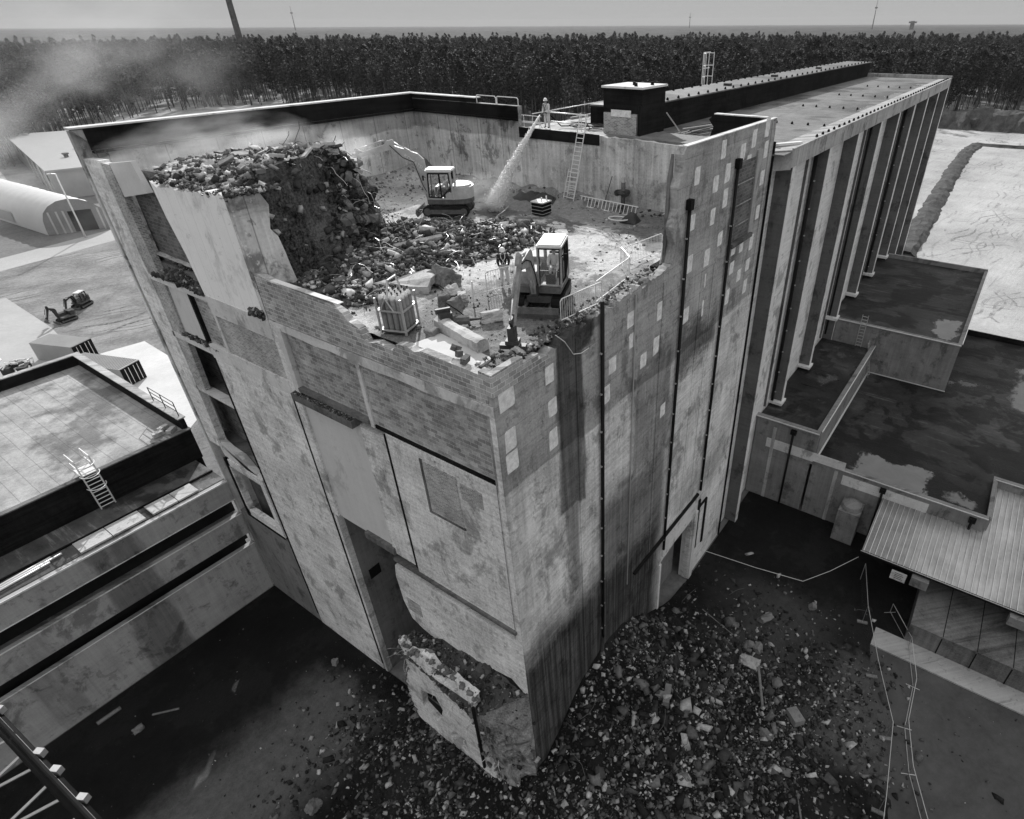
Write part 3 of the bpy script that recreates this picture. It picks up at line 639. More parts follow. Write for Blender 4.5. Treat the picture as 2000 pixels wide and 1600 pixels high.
def jag(P, amp, seed):
    rr = random.Random(seed); o_ = []
    for i in range(len(P)):
        a = P[i]; b__ = P[(i+1) % len(P)]; k = max(1, int(math.hypot(a[0]-b__[0], a[1]-b__[1])/.22))
        for j in range(k): o_.append((a[0]+(b__[0]-a[0])*j/k+rr.uniform(-amp, amp), max(0, a[1]+(b__[1]-a[1])*j/k+rr.uniform(-amp, amp))))
    return o_
slab_with_holes(jag(face, .09, 1), [jag(h_, .02, 2) for h_ in holes], X1, X1+.4).build('face_wall', M['left'], fr)
MB().box(X1+.42, X1+.46, 15.6, 21.6, .2, 7.0).build('shade_backing', M['black'], fr)  # black sheet added so the openings look shaded
rr_2 = random.Random(4)
for k in range(26):
    y = rr_2.uniform(14.5, 22); p = Vector((X1-.1+rr_2.random()*.6, y, float(np.interp(y, [14.5, 16.2, 20.8, 22], [3, 6.7, 8.4, 8])))); d = Vector((-.6, rr_2.uniform(-.6, .6), rr_2.uniform(-.2, .8))); pts = [p]
    for _ in range(4): d = (d+Vector((rr_2.uniform(-.5, .5), rr_2.uniform(-.5, .5), rr_2.uniform(-.8, .1)))).normalized(); pts.append(pts[-1]+d*.25)
    MB().path(pts, .015, 4).build('rebar_strand', M['metal'], fr)
MB().path([(X1-.05, 17.5+.1*math.sin(k), 3.1-.18*k) for k in range(6)], .04, 4).build('hanging_chain', M['edge'], fr)
sv = MB()
def slope(y, t):   # t: 0 at outer face top, 1 at tower wall
    zt = np.interp(y, [13.1, 16.2, 18, 20.8, 22.4], [6.5, 6.7, 7.5, 8.4, 7.8]); zb = np.interp(y, [13.1, 16, 20, 22.4], [9.7, 10.0, 9.4, 8.2])
    return zt+(zb-zt)*t
def yb(t): return 13.15+3.1*(1-t)
NX, NY = 24, 60; vs = []
for j in range(NY+1):
    for i in range(NX+1):
        t = i/NX; y = yb(t)+(22.4-yb(t))*j/NY; x = X1-.12+(XF+.1-X1)*t
        w = min(1, min(i, j, NY-j)/2.0+.3)
        vs.append((x+.1*mnoise.noise(Vector((x*3, y*3, 1))), y, slope(y, t)+w*(.3*mnoise.noise(Vector((x*1.3, y*1.3, 0)))+.22*mnoise.noise(Vector((x*3.5, y*3.5, 0)))+.1*mnoise.noise(Vector((x*9, y*9, 0))))))
sv.add(vs, [(j*(NX+1)+i, j*(NX+1)+i+1, (j+1)*(NX+1)+i+1, (j+1)*(NX+1)+i) for j in range(NY) for i in range(NX)])
sv.build('soil', M['berm'], fr)
vs = []; NJ = 50; NI = 20
for j in range(NJ+1):
    for i in range(NI+1):
        t = 1-i/NI; h = j/NJ; zt_ = slope(yb(t), t)+.1; z = h*zt_
        ye = np.interp(z, [0, 2.2, 3.6, 5.4, 6.6, 9], [14.6, 14.7, 15.2, 15.7, 16.25, 16.25]); y = 13.15+(ye-13.15)*(1-t)
        e = math.sin(math.pi*min(max(1-t, .02), .98))*min(1, (1-h)*3); q = Vector((t*3, z*.8, 5))
        vs.append((X1+(XF-X1)*t-.3*e-.45*e*mnoise.noise(q*.9)-.2*e*mnoise.noise(q*3), y-.6*e-.8*e*mnoise.noise(q)-.35*e*mnoise.noise(q*3.1), z))
MB().add(vs, [(j*(NI+1)+i, (j+1)*(NI+1)+i, (j+1)*(NI+1)+i+1, j*(NI+1)+i+1) for j in range(NJ) for i in range(NI)]).build('rough_end', M['endc'], fr)
MB().tube((X1-.1, *rp2([(835, 1180)])[0]), (X1-.1, *rp2([(745, 720)])[0]), .1, 6).build('downpipe', M['pipe'], fr)
MB().box(X1+.4, XF, 21.4, 21.7, 0, 8).box(X1+.4, XF, 15.3, 21.4, 3.9, 4.1).build('inner_wall', M['darkc'], fr)

rr_3 = random.Random(6); rim = MB()
for i in range(len(face)):
    a_p = face[i]; b_p = face[(i+1) % len(face)]; k = max(1, int(math.hypot(a_p[0]-b_p[0], a_p[1]-b_p[1])/.16))
    for j in range(k): rim.rock((X1+.1+rr_3.uniform(-.25, .25), a_p[0]+(b_p[0]-a_p[0])*j/k+rr_3.uniform(-.08, .08), a_p[1]+(b_p[1]-a_p[1])*j/k+rr_3.uniform(-.06, .06)), rr_3.uniform(.07, .24), rr_3)
tag(rim.build('crumbled_edge', M['darkc'], fr), kind='stuff')
# ================================================================ LONG HALL
hl = thing('industrial_hall', 'long flat-roofed concrete hall with deep pilasters running away to the wood', 'hall', (38.6, 12.3, 0))
def hp(mb, name, mat, parent=None, label=None, smooth=False):
    o = mb.build(name, M[mat], parent or hl, smooth)
    if label: o['label'] = label
    return o
hp(MB().box(38.9, 108.8, 13.5, 13.8, 0, 31.4), 'side_wall', 'hall')
hp(MB().box(108.4, 108.8, 13.5, 30.2, 0, 31.9), 'end_wall', 'hall')
hp(MB().box(38.7, 108.8, 29.9, 30.2, 0, 31.9), 'rear_wall', 'hall')
for i in range(9):
    x = 41.0+8.475*i
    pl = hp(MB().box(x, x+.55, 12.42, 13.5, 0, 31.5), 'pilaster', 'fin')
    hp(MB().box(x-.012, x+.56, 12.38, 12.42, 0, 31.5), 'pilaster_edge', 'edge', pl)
    if i in (1, 2, 3, 4, 5, 6): hp(MB().box(x-.5, x+.75, 12.2, 13.5, 8.7 if i < 3 else 11.0, 8.95 if i < 3 else 11.3), 'pilaster_foot', 'edge', pl)
for x in (49.2, 66.6, 83.4):
    p_ = hp(MB().tube((x-.1, 13.2, 9), (x-.1, 13.2, 31.3), .14, 8), 'downpipe', 'pipe', smooth=True)
    for k in range(10): hp(MB().obox((x-.12, 13.12, 10+k*2.1), (.1, .3, .1)), 'pipe_bracket', 'metal', p_)
    hp(MB().box(x-.5, x+.35, 12.45, 13.48, 10, 31.5) if False else MB().box(x-1.6, x-1.5, 13.3, 13.5, 9, 31.4), 'pier', 'fin')
hp(MB().prism([(12.3, 31.3), (13.9, 31.3), (13.9, 32.3), (12.3, 32.38)], 'x', 40.25, 108.8), 'eave', 'eave')
hp(MB().prism([(38.75, 14.0), (38.75, 13.55), (40.25, 12.3), (40.3, 14.0)], 'z', 31.2, 32.38), 'eave', 'eave')
hp(MB().prism([(12.35, 32.30), (23.8, 32.30), (23.8, 32.2), (12.35, 32.2)], 'x', 38.62, 108.7), 'roof', 'hallroof')
hp(MB().box(35.56, 38.6, 13.56, 30.1, 32.75, 32.95).box(38.62, 108.6, 23.9, 30.2, 32.6, 32.9), 'roof', 'hallroof')
hp(MB().box(40.3, 108.8, 12.28, 12.42, 32.36, 32.46).box(108.5, 108.8, 12.3, 23.8, 32.3, 32.75).box(41, 108.8, 30.05, 30.25, 32.9, 33.05), 'roof_edge', 'eave')
hp(MB().prism([(38.65, 15.2), (42.8, 12.55), (43.0, 12.8), (38.65, 15.6)], 'z', 32.36, 32.52), 'roof_edge', 'edge')
hp(MB().prism([(38.7, 14.6), (40.4, 12.8), (41.6, 12.8), (38.9, 14.8)], 'z', 32.31, 32.33), 'roof_gap', 'tar')
cl = hp(MB().box(39.7, 108.9, 23.8, 27.4, 32.3, 34.1), 'clerestory', 'tar', label='dark raised roof light running the length of the hall')
hp(MB().box(39.7, 109, 23.7, 27.5, 34.1, 34.2), 'clerestory_roof', 'hallroof', cl)
hp(MB().box(38.3, 38.6, 17.4, 30, 30, 32.9), 'cross_wall', 'darkc')
# knobs (lightning conductor holders) on the roofs
st0 = MB().lathe((0, 0, 0), [(.1, 0), (.1, .1), (.06, .16), (.03, .2)], 8).build('roof_stud', M['black'])
studs = []
for k, x in enumerate((52.2, 64.8, 77.5, 90.5)):
    for j in range(5): studs.append((x, 19.6-j*1.28-(.6 if k == 0 else 0), 32.3))
for i in range(44): studs.append((46+i*1.42, 12.6, 32.4))
for i in range(36): studs.append((45+i*1.78, 23.95, 34.2))
L = rootloc(hl)
st0.parent = hl; st0.location = Vector(studs[0])-L
for s_ in studs[1:100]:
    o = st0.copy(); COL.objects.link(o); o.parent = hl; o.location = Vector(s_)-L
b = MB()
for i in range(36): b.lathe((45+i*1.78, 27.2, 34.2), [(.1, 0), (.1, .1), (.06, .16), (.03, .2)], 8)
tag(hp(b, 'roof_stud_row', 'black'), kind='stuff')
hp(MB().box(59, 59.6, 25, 25.6, 34.2, 34.4).box(72, 72.6, 25.2, 25.8, 34.2, 34.4).box(88, 88.6, 25.2, 25.8, 34.2, 34.4), 'roof_hatch', 'dark')
# safety cage of the roof ladder
cg = thing('ladder_cage', 'white tubular safety cage of a roof ladder beyond the raised roof light', 'ladder cage', (66, 30.4, 32.4))
b = MB()
for k in range(5):
    a = math.pi*k/4; b.tube((66+.95*math.cos(a), 30.4+.6*math.sin(a), 32.4), (66+.95*math.cos(a), 30.4+.6*math.sin(a), 36.6), .04, 5)
b.build('upright', M['alu'], cg)
b = MB()
for z in (34.4, 35.4, 36.5):
    b.path([(66+.95*math.cos(math.pi*k/8), 30.4+.6*math.sin(math.pi*k/8), z) for k in range(9)], .035, 5)
b.tube((64.4, 30.4, 36.6), (66, 30.4, 36.6), .04).tube((64.4, 30.4, 35.2), (66, 30.4, 35.2), .04).tube((64.4, 30.4, 32.9), (64.4, 30.4, 36.6), .04)
b.build('hoop', M['alu'], cg)
# dark penthouse on the roof edge
ph = thing('roof_penthouse', 'dark square penthouse on the roof edge with a patch of bare brick', 'penthouse', (36.4, 21.2, 32.9))
MB().box(36.5, 39.6, 21.25, 24.15, 32.9, 35.6).build('wall', M['tar'], ph)
MB().box(36.4, 39.7, 21.15, 24.25, 35.6, 35.72).build('roof', M['edge'], ph)
MB().box(36.3, 36.5, 21.5, 24.0, 32.9, 34.2).build('bare_brick', M['brickf'], ph)
MB().box(36.26, 36.3, 21.9, 23.4, 34.0, 34.4).build('torn_flashing', M['patch'], ph)
MB().tube((36.4, 21.3, 32.9), (36.4, 21.3, 34.7), .1, 6).build('downpipe', M['pipe'], ph)
for x, y in ((37, 22), (37.8, 22.6), (38.4, 21.6)): MB().lathe((x, y, 35.72), [(.12, 0), (.1, .2)], 8).build('roof_stud', M['black'], ph)

# ================================================================ RIGHT: LOW ROOFED ANNEXES
an = thing('low_annex', 'low wet flat-roofed annex with bright metal edges at the foot of the hall', 'annex', (46, 8, 0))
def ap(mb, name, mat, parent=None, smooth=False): return mb.build(name, M[mat], parent or an, smooth)
ap(MB().box(46, 46.35, 8.0, 13.4, 0, 8.8).box(46, 66.5, 7.75, 8.0, 5.6, 8.8), 'wall', 'grey')
ap(MB().box(46.35, 66.5, 8.0, 13.45, 8.3, 8.45), 'upper_roof', 'wetroof')
ap(MB().box(45.85, 46.4, 7.7, 13.5, 8.8, 9.0).box(46.4, 66.5, 7.65, 8.05, 8.8, 9.0), 'parapet_coping', 'grey')
ap(MB().box(46, 46.35, -6.1, 7.74, 0, 5.9).box(52, 52.35, -60, -6.12, 0, 6.0).box(46.35, 52.3, -6.4, -6.12, 4, 6.0), 'wall', 'grey')
ap(MB().prism([(46.35, 7.7), (84, 7.7), (84, -60), (52.3, -60), (52.3, -6.1), (46.35, -6.1)], 'z', 5.4, 5.55), 'roof', 'wetroof')
ap(MB().box(45.92, 46.4, -6.2, 7.76, 5.9, 6.1).box(51.9, 52.36, -60, -6.2, 6.0, 6.12).box(46.4, 52.4, -6.3, -6.05, 6.0, 6.1), 'parapet_coping', 'grey')
ap(MB().box(45.8, 45.85, 7.7, 13.5, 8.93, 9.03).box(46.4, 66.5, 7.58, 7.65, 8.93, 9.02).box(46.4, 66.5, 7.60, 7.74, 5.58, 5.68), 'roof_trim', 'alu')
ap(MB().box(45.9, 45.93, -6.2, 7.76, 6.06, 6.14).box(51.88, 51.9, -60, -6.2, 6.06, 6.14), 'roof_trim', 'alu')
ap(MB().box(83.8, 84.1, -60, 7.7, 5.4, 6.2), 'parapet_coping', 'tar')
ap(MB().box(45.97, 46.0, 5.0, 12.2, 5.9, 6.9).box(45.96, 46, -2, 5.0, 4.6, 5.6), 'rendered_band', 'bandc')
for y in (11.6, 5.6): ap(MB().box(45.94, 46, y-.15, y+.15, 0, 8.2 if y > 8 else 5.8), 'wall_pier', 'eave')
for y, zt in ((9.9, 8.2), (1.6, 5.3), (-5.2, 5.4)):
    d_ = ap(MB().tube((45.85, y, 0), (45.85, y, zt), .1, 8), 'downpipe', 'pipe', smooth=True); ap(MB().box(45.65, 46, y-.25, y+.25, zt, zt+.4), 'rain_hopper', 'black', d_)
dk = ap(MB().box(43.9, 45.9, 2.6, 4.4, 0, 3.4).lathe((44.9, 3.5, 3.4), [(.9, 0), (.8, .4), (.3, .7)], 16), 'duct_housing', 'grey')
bk = thing('raised_annex', 'taller square annex block with a wet roof and puddle behind the low roof', 'annex', (66.6, 0, 5))
MB().box(66.6, 67, -.25, 12.3, 5.4, 11.0).box(67, 93, -.25, .05, 5.4, 11).box(93, 93.3, -.25, 12.3, 0, 11).build('wall', M['grey'], bk)
MB().box(66.95, 93.05, 0, 13.4, 10.6, 10.75).build('roof', M['wetroof'], bk)
MB().box(66.5, 67.0, -.3, 12.3, 11.0, 11.15).box(67, 93.3, -.32, .05, 11.0, 11.15).box(93.05, 93.4, -.3, 12.35, 11.0, 11.3).build('parapet_coping', M['grey'], bk)
MB().box(66.44, 66.5, -.3, 12.3, 11.08, 11.18).box(67, 93.3, -.4, -.33, 11.08, 11.17).box(66.5, 66.56, -.3, 7.8, 5.6, 5.7).build('roof_trim', M['alu'], bk)
def ladder(name, label, p, q, w, side, rung=.28, mat='alu', group=None, r=.028):
    p = Vector(p); q = Vector(q); side = Vector(side).normalized()*(w/2); d = q-p; n = int(d.length/rung)
    t = thing(name, label, 'ladder', tuple(p), 0, group)
    for s_ in (-1, 1): MB().tube(p+side*s_, q+side*s_, r*1.3, 6).build('rail', M[mat], t)
    for k in range(n):
        c = p + d*((k+.5)/n); MB().tube(c-side, c+side, r, 5).build('rung', M[mat], t)
    return t
ladder('wall_ladder', 'small metal ladder hung down the side of the raised annex', (66.3, 9.4, 8.5), (66.3, 9.4, 12.3), .6, (0, 1, 0), .35, 'metal')
ladder('wall_ladder', 'short steel steps over the parapet between the two wet roofs', (65.6, 7.4, 5.6), (65.6, 8.3, 9.7), .7, (1, 0, 0), .35, 'metal')
# canopy with standing seam roof
cn = thing('loading_canopy', 'corrugated metal canopy over the loading dock', 'canopy', (39.4, 1.4, 0))
def cz(x): return 4.0+(x-39.4)*.0985
b = MB(); b.add([(39.4, 1.45, cz(39.4)), (46, 1.45, cz(46)), (46, -6.1, cz(46)), (52, -6.1, cz(52)), (52, -60, cz(52)), (39.4, -60, cz(39.4))], [(0, 1, 2, 3, 4, 5)])
b.add([(39.4, 1.45, cz(39.4)-.12), (46, 1.45, cz(46)-.12), (46, -6.1, cz(46)-.12), (52, -6.1, cz(52)-.12), (52, -60, cz(52)-.12), (39.4, -60, cz(39.4)-.12)], [(5, 4, 3, 2, 1, 0)])
def _cor():
    g = G('weathered_metal_roof'); nb = g.noise(g.pos, .25, 6, .7); x, y, z = g.sep(g.pos)
    ns = g.noise(g.comb(g.mul(x, .3), g.mul(y, 5.0), 0.0), 1.0, 4, .7); edge = g.smooth(y, -5, 1.4)
    val = g.mul(.40, g.add(1.0, g.sgn(1.1, nb), g.sgn(.6, ns)), g.ma('SUBTRACT', 1.0, g.mul(edge, .5)))  # near end painted darker; the paler rest imitates sky sheen
    return g.out(g.ma('MAXIMUM', val, .02), .45, nb, .01, .35, .5)
M['corr'] = _cor()
b.build('roof_sheet', M['corr'], cn)
b = MB(); yy = 1.3
while yy > -34:
    x1 = 46 if yy > -6.1 else 52
    b.prism([(39.38, cz(39.38)), (x1, cz(x1)), (x1, cz(x1)+.07), (39.38, cz(39.38)+.07)], 'y', yy-.025, yy+.025); yy -= .42
b.build('standing_seam', M['metal'], cn)
MB().box(39.3, 39.4, -60, 1.5, 3.8, 4.05).build('gutter', M['black'], cn)
MB().box(39.28, 39.3, -60, 1.5, 4.0, 4.06).build('gutter_trim', M['alu'], cn)
for y in (-3.0, -9.5): MB().box(38.9, 39.5, y-.6, y+.6, 2.9, 3.7).build('floodlight_box', M['grey'], cn)
dkk = thing('loading_dock', 'raised concrete loading dock with jointed slabs under the canopy', 'dock', (36.1, -3.3, 0))
MB().box(36.1, 45.9, -60, -3.3, 0, 1.95).build('dock_wall', M['darkc'], dkk)
b = MB()
for k in range(8): b.box(36.07, 36.1, -5.5-k*2.2, -5.42-k*2.2, 0, 1.9); b.box(36.1, 45, -5.5-k*2.2, -5.44-k*2.2, 1.95, 1.956)
b.build('joint', M['black'], dkk)
MB().box(36.06, 36.1, -60, -3.3, 1.82, 1.98).build('edge_beam', M['darkc'], dkk)

# ================================================================ LEFT: LOW WING AND FLAT ROOFED BUILDING
lw = thing('low_wing', 'low concrete wing with two long dark window slots beside the tower', 'annex', (12.6, 41.5, 0))
def lp(mb, name, mat, parent=None, smooth=False): return mb.build(name, M[mat], parent or lw, smooth)
lp(MB().box(-60, 12.72, 41.45, 41.8, 0, 5.05), 'wall_band', 'low')
lp(MB().box(-60, 12.72, 41.45, 41.8, 6.1, 8.1), 'wall_band', 'low')
lp(MB().box(-60, 12.72, 41.45, 41.8, 9.5, 11.25), 'wall_band', 'low')
lp(MB().box(-60, 12.72, 42.3, 42.6, 5.05, 9.5), 'slot_back', 'black')
lp(MB().box(-60, 12.72, 41.8, 42.3, 6.1, 8.0), 'slot_sill', 'darkc')
lp(MB().box(-60, 12.75, 41.40, 41.45, 11.15, 11.27), 'band_edge', 'edge')
lp(MB().box(-60, 12.75, 41.42, 41.45, 9.47, 9.53), 'band_edge', 'edge')
lp(MB().box(-60, 12.75, 41.41, 41.45, 8.04, 8.12), 'band_edge', 'edge')
lp(MB().box(-60, 12.75, 41.42, 41.45, 4.99, 5.06), 'band_edge', 'edge')
lp(MB().box(-60, 12.74, 41.81, 45.8, 11.1, 11.3), 'roof', 'walk')
lp(MB().box(-60, 12.74, 43.3, 43.42, 11.3, 11.42), 'roof_kerb', 'tar')
for x0, x1 in ((8.0, 9.6), (9.65, 11.0), (5.6, 7.55), (3.8, 5.55)):
    o = MB().box(x0, x1, 41.85, 43.15, 11.32, 11.44).build('paving_slab', M['slabm']); 
    tag(o, {8.0: 'pale paving slab with dark stains on the low wing roof, second from the tower', 9.65: 'pale paving slab on the low wing roof, half in the shade of the tower', 5.6: 'pale paving slab with few stains on the low wing roof past the gap in the row', 3.8: 'longest pale paving slab on the low wing roof, nearest the metal tubes'}[x0], 'slab', 'paving slabs along the low wing roof')
for i, (a, b_) in enumerate((((-.5, 42.7), (1.6, 43.0)), ((-.9, 42.45), (2.1, 42.75)), ((-1.2, 42.2), (1.4, 42.45)))):
    o = MB().tube((a[0]-1, a[1], 11.42+.02*i), (b_[0]+1, b_[1], 11.42+.02*i), .07, 8).build('metal_tube', M['alu'], smooth=True)
    tag(o, ('inner', 'middle', 'outer')[i]+' one of three pale metal tubes lying along the low wing roof', 'tube', 'metal tubes on the low wing roof')
lp(MB().box(-60, 12.6, 42.65, 45.7, 0, 11.05), 'light_block', 'black')  # unseen solid fill added to stop sun leaking through the wing
fb = thing('flat_building', 'large flat-roofed building with a felt roof and raised parapet left of the tower', 'building', (13.4, 45.8, 0))
def bp(mb, name, mat, parent=None): return mb.build(name, M[mat], parent or fb)
bp(MB().box(-60, 13.3, 45.8, 46.1, 11.3, 13.85), 'dark_wall', 'tar')
bp(MB().box(13.0, 13.3, 46.1, 65.1, 0, 14.7), 'wall', 'tar'); bp(MB().box(-60, 13.0, 64.8, 65.1, 0, 14.7), 'wall', 'tar')
bp(MB().box(-60, 12.99, 46.1, 64.79, 13.55, 13.75), 'roof', 'leftroof')
bp(MB().box(-60, 13.35, 45.75, 46.15, 13.85, 13.93), 'roof_edge', 'darkc')
bp(MB().box(12.9, 13.45, 46.2, 65.2, 14.7, 14.78).box(-60, 12.9, 64.7, 65.2, 14.7, 14.78), 'parapet_coping', 'eave')
# roof ladder with hoops
rl = ladder('roof_ladder', 'white caged ladder climbing the dark wall onto the felt roof', (6.75, 45.45, 11.35), (6.75, 45.45, 15.4), .85, (1, 0, 0), .3, 'alu', r=.035)
for i, z in enumerate((13.2, 14.2, 15.0)):
    MB().path([(6.75+.55*math.cos(math.pi*k/8), 45.45-.65*math.sin(math.pi*k/8), z) for k in range(9)], .03, 5).build('safety_hoop', M['alu'], rl)
for x in (6.32, 7.18): MB().tube((x, 45.45, 15.4), (x, 46.9, 15.4), .04, 6).tube((x, 46.9, 15.4), (x, 46.9, 13.8), .04, 6).tube((x, 45.45, 14.7), (x, 46.9, 14.7), .035, 6).build('handrail', M['alu'], rl)
MB().box(6.3, 7.2, 45.5, 46.8, 14.1, 14.16).build('step_plate', M['alu'], rl)
# guard rail at the tower side
gr = thing('guard_rail', 'thin dark guard rail at the parapet corner beside the tower', 'railing', (13, 48, 13.8))
b = MB()
for x, y in ((13.2, 50.5), (13.2, 48.6), (13.2, 46.6)): b.tube((x, y, 14.8), (x, y, 16.0), .035, 5)
b.build('post', M['dark'], gr)
b = MB()
for z in (15.2, 15.6, 16.0): b.tube((13.2, 50.5, z), (13.2, 46.6, z), .03, 5)
b.build('rail', M['dark'], gr)
for i, (x, y) in enumerate(((11.6, 47.0), (12.2, 47.5), (12.4, 46.7))):
    tag(MB().obox((x, y, 13.95), (.7, .35, .3), .3*i).build('pale_block', M['slabm']), ('pale block on the felt roof corner, farthest from the tower', 'pale block on the felt roof corner, nearest the parapet', 'pale block on the felt roof corner, beside the dark wall edge')[i], 'block', 'blocks on the felt roof corner')

# ================================================================ LEFT DISTANCE
# membrane hall
hs = thing('membrane_hall', 'rounded white membrane hall with a dark door in its end', 'hall', (47.3, 174.0, 0))
L0 = Vector((42.1, 176.7, 0)); R0 = Vector((52.9, 171.4, 0)); wv = (R0-L0); dv = Vector((-wv.y, wv.x, 0)).normalized()*-1
if dv.y < 0: dv = -dv
dv = Vector((-.05, 1, 0)).normalized()
prof = [(0, 0), (.0, 1.2), (.02, 3.2), (.07, 4.7), (.18, 6.0), (.33, 6.9), (.5, 7.2), (.67, 6.9), (.82, 6.0), (.93, 4.7), (.98, 3.2), (1, 1.2), (1, 0)]
vs = []; NL = 60
for j in range(NL+1):
    for a, h in prof:
        bul = 1+.035*math.sin(j*1.3*math.pi)*(1 if 3 < h < 6.5 else 0)
        vs.append(L0 + wv*a + dv*(70*j/NL) + Vector((0, 0, h*bul)))
k = len(prof)
MB().add(vs, [(j*k+i, j*k+i+1, (j+1)*k+i+1, (j+1)*k+i) for j in range(NL) for i in range(k-1)]).build('membrane', M['hoop'], hs, True)
ev = [L0 + wv*a - dv*.02 + Vector((0, 0, h)) for a, h in prof]
MB().add(ev, [tuple(range(k))]).build('end_wall', M['hoopd'], hs)
def onend(a, h, o=.06): return L0+wv*a-dv*o+Vector((0, 0, h))
MB().add([onend(.42, .1), onend(.78, .1), onend(.78, 4.6), onend(.42, 4.6)], [(0, 1, 2, 3)]).build('door', M['tar'], hs)
for a in (.12, .24, .34, .86): MB().add([onend(a, 0, .1), onend(a+.03, 0, .1), onend(a+.03, 4.8, .1), onend(a, 4.8, .1)], [(0, 1, 2, 3)]).build('frame_rib', M['metal'], hs)
sp_ = L0+dv*16; MB().add([sp_+Vector((-.1, 0, .6)), sp_+Vector((-.1, 0, 3.0)), sp_+dv*9+Vector((-.1, 0, 3.0)), sp_+dv*9+Vector((-.1, 0, .6))], [(0, 1, 2, 3)]).build('side_window', M['sheet'], hs)
# pale industrial shed behind
wb = thing('industrial_shed', 'long pale flat-roofed shed behind the membrane hall', 'shed', (70, 230, 0))
sh = [(57, 214), (84, 205), (100, 290), (74, 300)]
MB().prism(sh, 'z', 0, 7.0).build('wall', M['sheet'], wb)
MB().prism([(56.5, 213.5), (84.5, 204.5), (100.5, 290.5), (73.5, 300.5)], 'z', 7.0, 7.4).build('roof', M['sheet'], wb)
a0 = Vector((57, 214, 0)); a1 = Vector((74, 300, 0)); dd = (a1-a0)
for i in range(7):
    p0 = a0+dd*(i*.14+.03); p1 = a0+dd*(i*.14+.10); n_ = Vector((-.15, .03, 0))
    MB().add([p0+n_+Vector((0, 0, 4)), p1+n_+Vector((0, 0, 4)), p1+n_+Vector((0, 0, 6.3)), p0+n_+Vector((0, 0, 6.3))], [(0, 1, 2, 3)]).build('window', M['grey'], wb)
    if i < 4: MB().tube(p0+n_*2, p0+n_*2+Vector((0, 0, 7)), .15, 6).build('downpipe', M['metal'], wb)
for i, (x, y) in enumerate(((68, 232), (76, 246), (84, 238))):
    MB().lathe((x, y, 7.4), [(.6, 0), (.6, .7), (.9, .8), (.9, 1.1)], 10).build('roof_vent', M['darkc'], wb)
# lamp column
lc = thing('lamp_column', 'tall slim pale lamp column beside the membrane hall', 'street lamp', (46.0, 167.9, 0))
MB().tube((46.0, 167.9, 0), (46.0, 167.9, 13.4), .2, 8, .12).build('pole', M['alu'], lc, True)
MB().tube((46, 167.9, 13.3), (44.9, 167.2, 13.6), .1, 6).obox((44.7, 167.1, 13.6), (.8, .4, .2), .5).build('lamp_head', M['alu'], lc)
# containers
def container(name, label, c, L_, W_, rz, H_=2.6, mat='sheet', doors=False):
    t = thing(name, label, 'container', c, 0, 'containers behind the flat-roofed building')
    C_ = Vector(c); b = MB(); b.obox(C_+Vector((0, 0, H_/2)), (L_, W_, H_), rz); b.build('body', M[mat], t)
    b = MB(); Mz = Matrix.Rotation(rz, 3, 'Z')
    for k in range(int(L_/.35)): b.obox(C_+Mz @ Vector((-L_/2+.2+k*.35, 0, H_+.02)), (.06, W_-.1, .05), rz)
    b.build('roof_rib', M['grey'] if doors else M['sheet'], t)
    b = MB()
    b.obox(C_+Mz @ Vector((0, 0, H_+.04)), (L_+.04, W_+.04, .02), rz)
    for sx in (-1, 1):
        e = C_+Mz @ Vector((sx*(L_/2+.04), 0, H_/2)); o_ = MB().obox(e, (.06, W_*.96, H_*.94), rz).build('door', M['tar'], t)
        for q in (-.3, -.12, .12, .3): MB().tube(C_+Mz @ Vector((sx*(L_/2+.12), q*W_, .2)), C_+Mz @ Vector((sx*(L_/2+.12), q*W_, H_-.2)), .04, 6).build('locking_bar', M['alu'], o_)
    return t
container('site_container', 'flat pale site container nearest the dusty track', (20.3, 104.0, 0), 7.0, 3.0, R(-68), mat='sheet')
container('shipping_container', 'ribbed pale shipping container with dark barred doors beside the bright pad', (20.8, 92.3, 0), 9.0, 2.9, R(-70), mat='sheet', doors=True)
# junk, big pale pipe
tag(MB().lathe((11.5, 103, .7), [(.7, -3), (.7, 3)], 16, 'y').build('concrete_pipe', M['slabm'], smooth=True), 'large pale pipe lying at the far left behind the felt roof', 'pipe')
for i, (u, v, nm, lb) in enumerate(((22, 728, 'pipe_fittings', 'jumble of pale pipe fittings left of the other two jumbles'), (36, 722, 'pump_unit', 'boxy pump unit with pipes between two jumbles of fittings'), (52, 726, 'pipe_fittings', 'jumble of bent pale tubes nearest the site container'))):
    c = onz(u, v); t = thing(nm, lb+' behind the felt roof', 'machinery', tuple(c), 0, 'machine parts behind the felt roof'); rr = random.Random(i)
    MB().obox(c+Vector((0, 0, .5)), (1.6, 1.1, .9), rr.random()).build('body', M['dark'], t)
    b = MB()
    for k in range(7):
        p = c+Vector((rr.uniform(-1, 1), rr.uniform(-1, 1), rr.uniform(.2, 1.6))); b.path([p, p+Vector((rr.uniform(-.8, .8), rr.uniform(-.8, .8), 0)), p+Vector((rr.uniform(-.8, .8), rr.uniform(-.5, .5), -.4))], .09, 7)
    b.build('pipework', M['alu'], t)

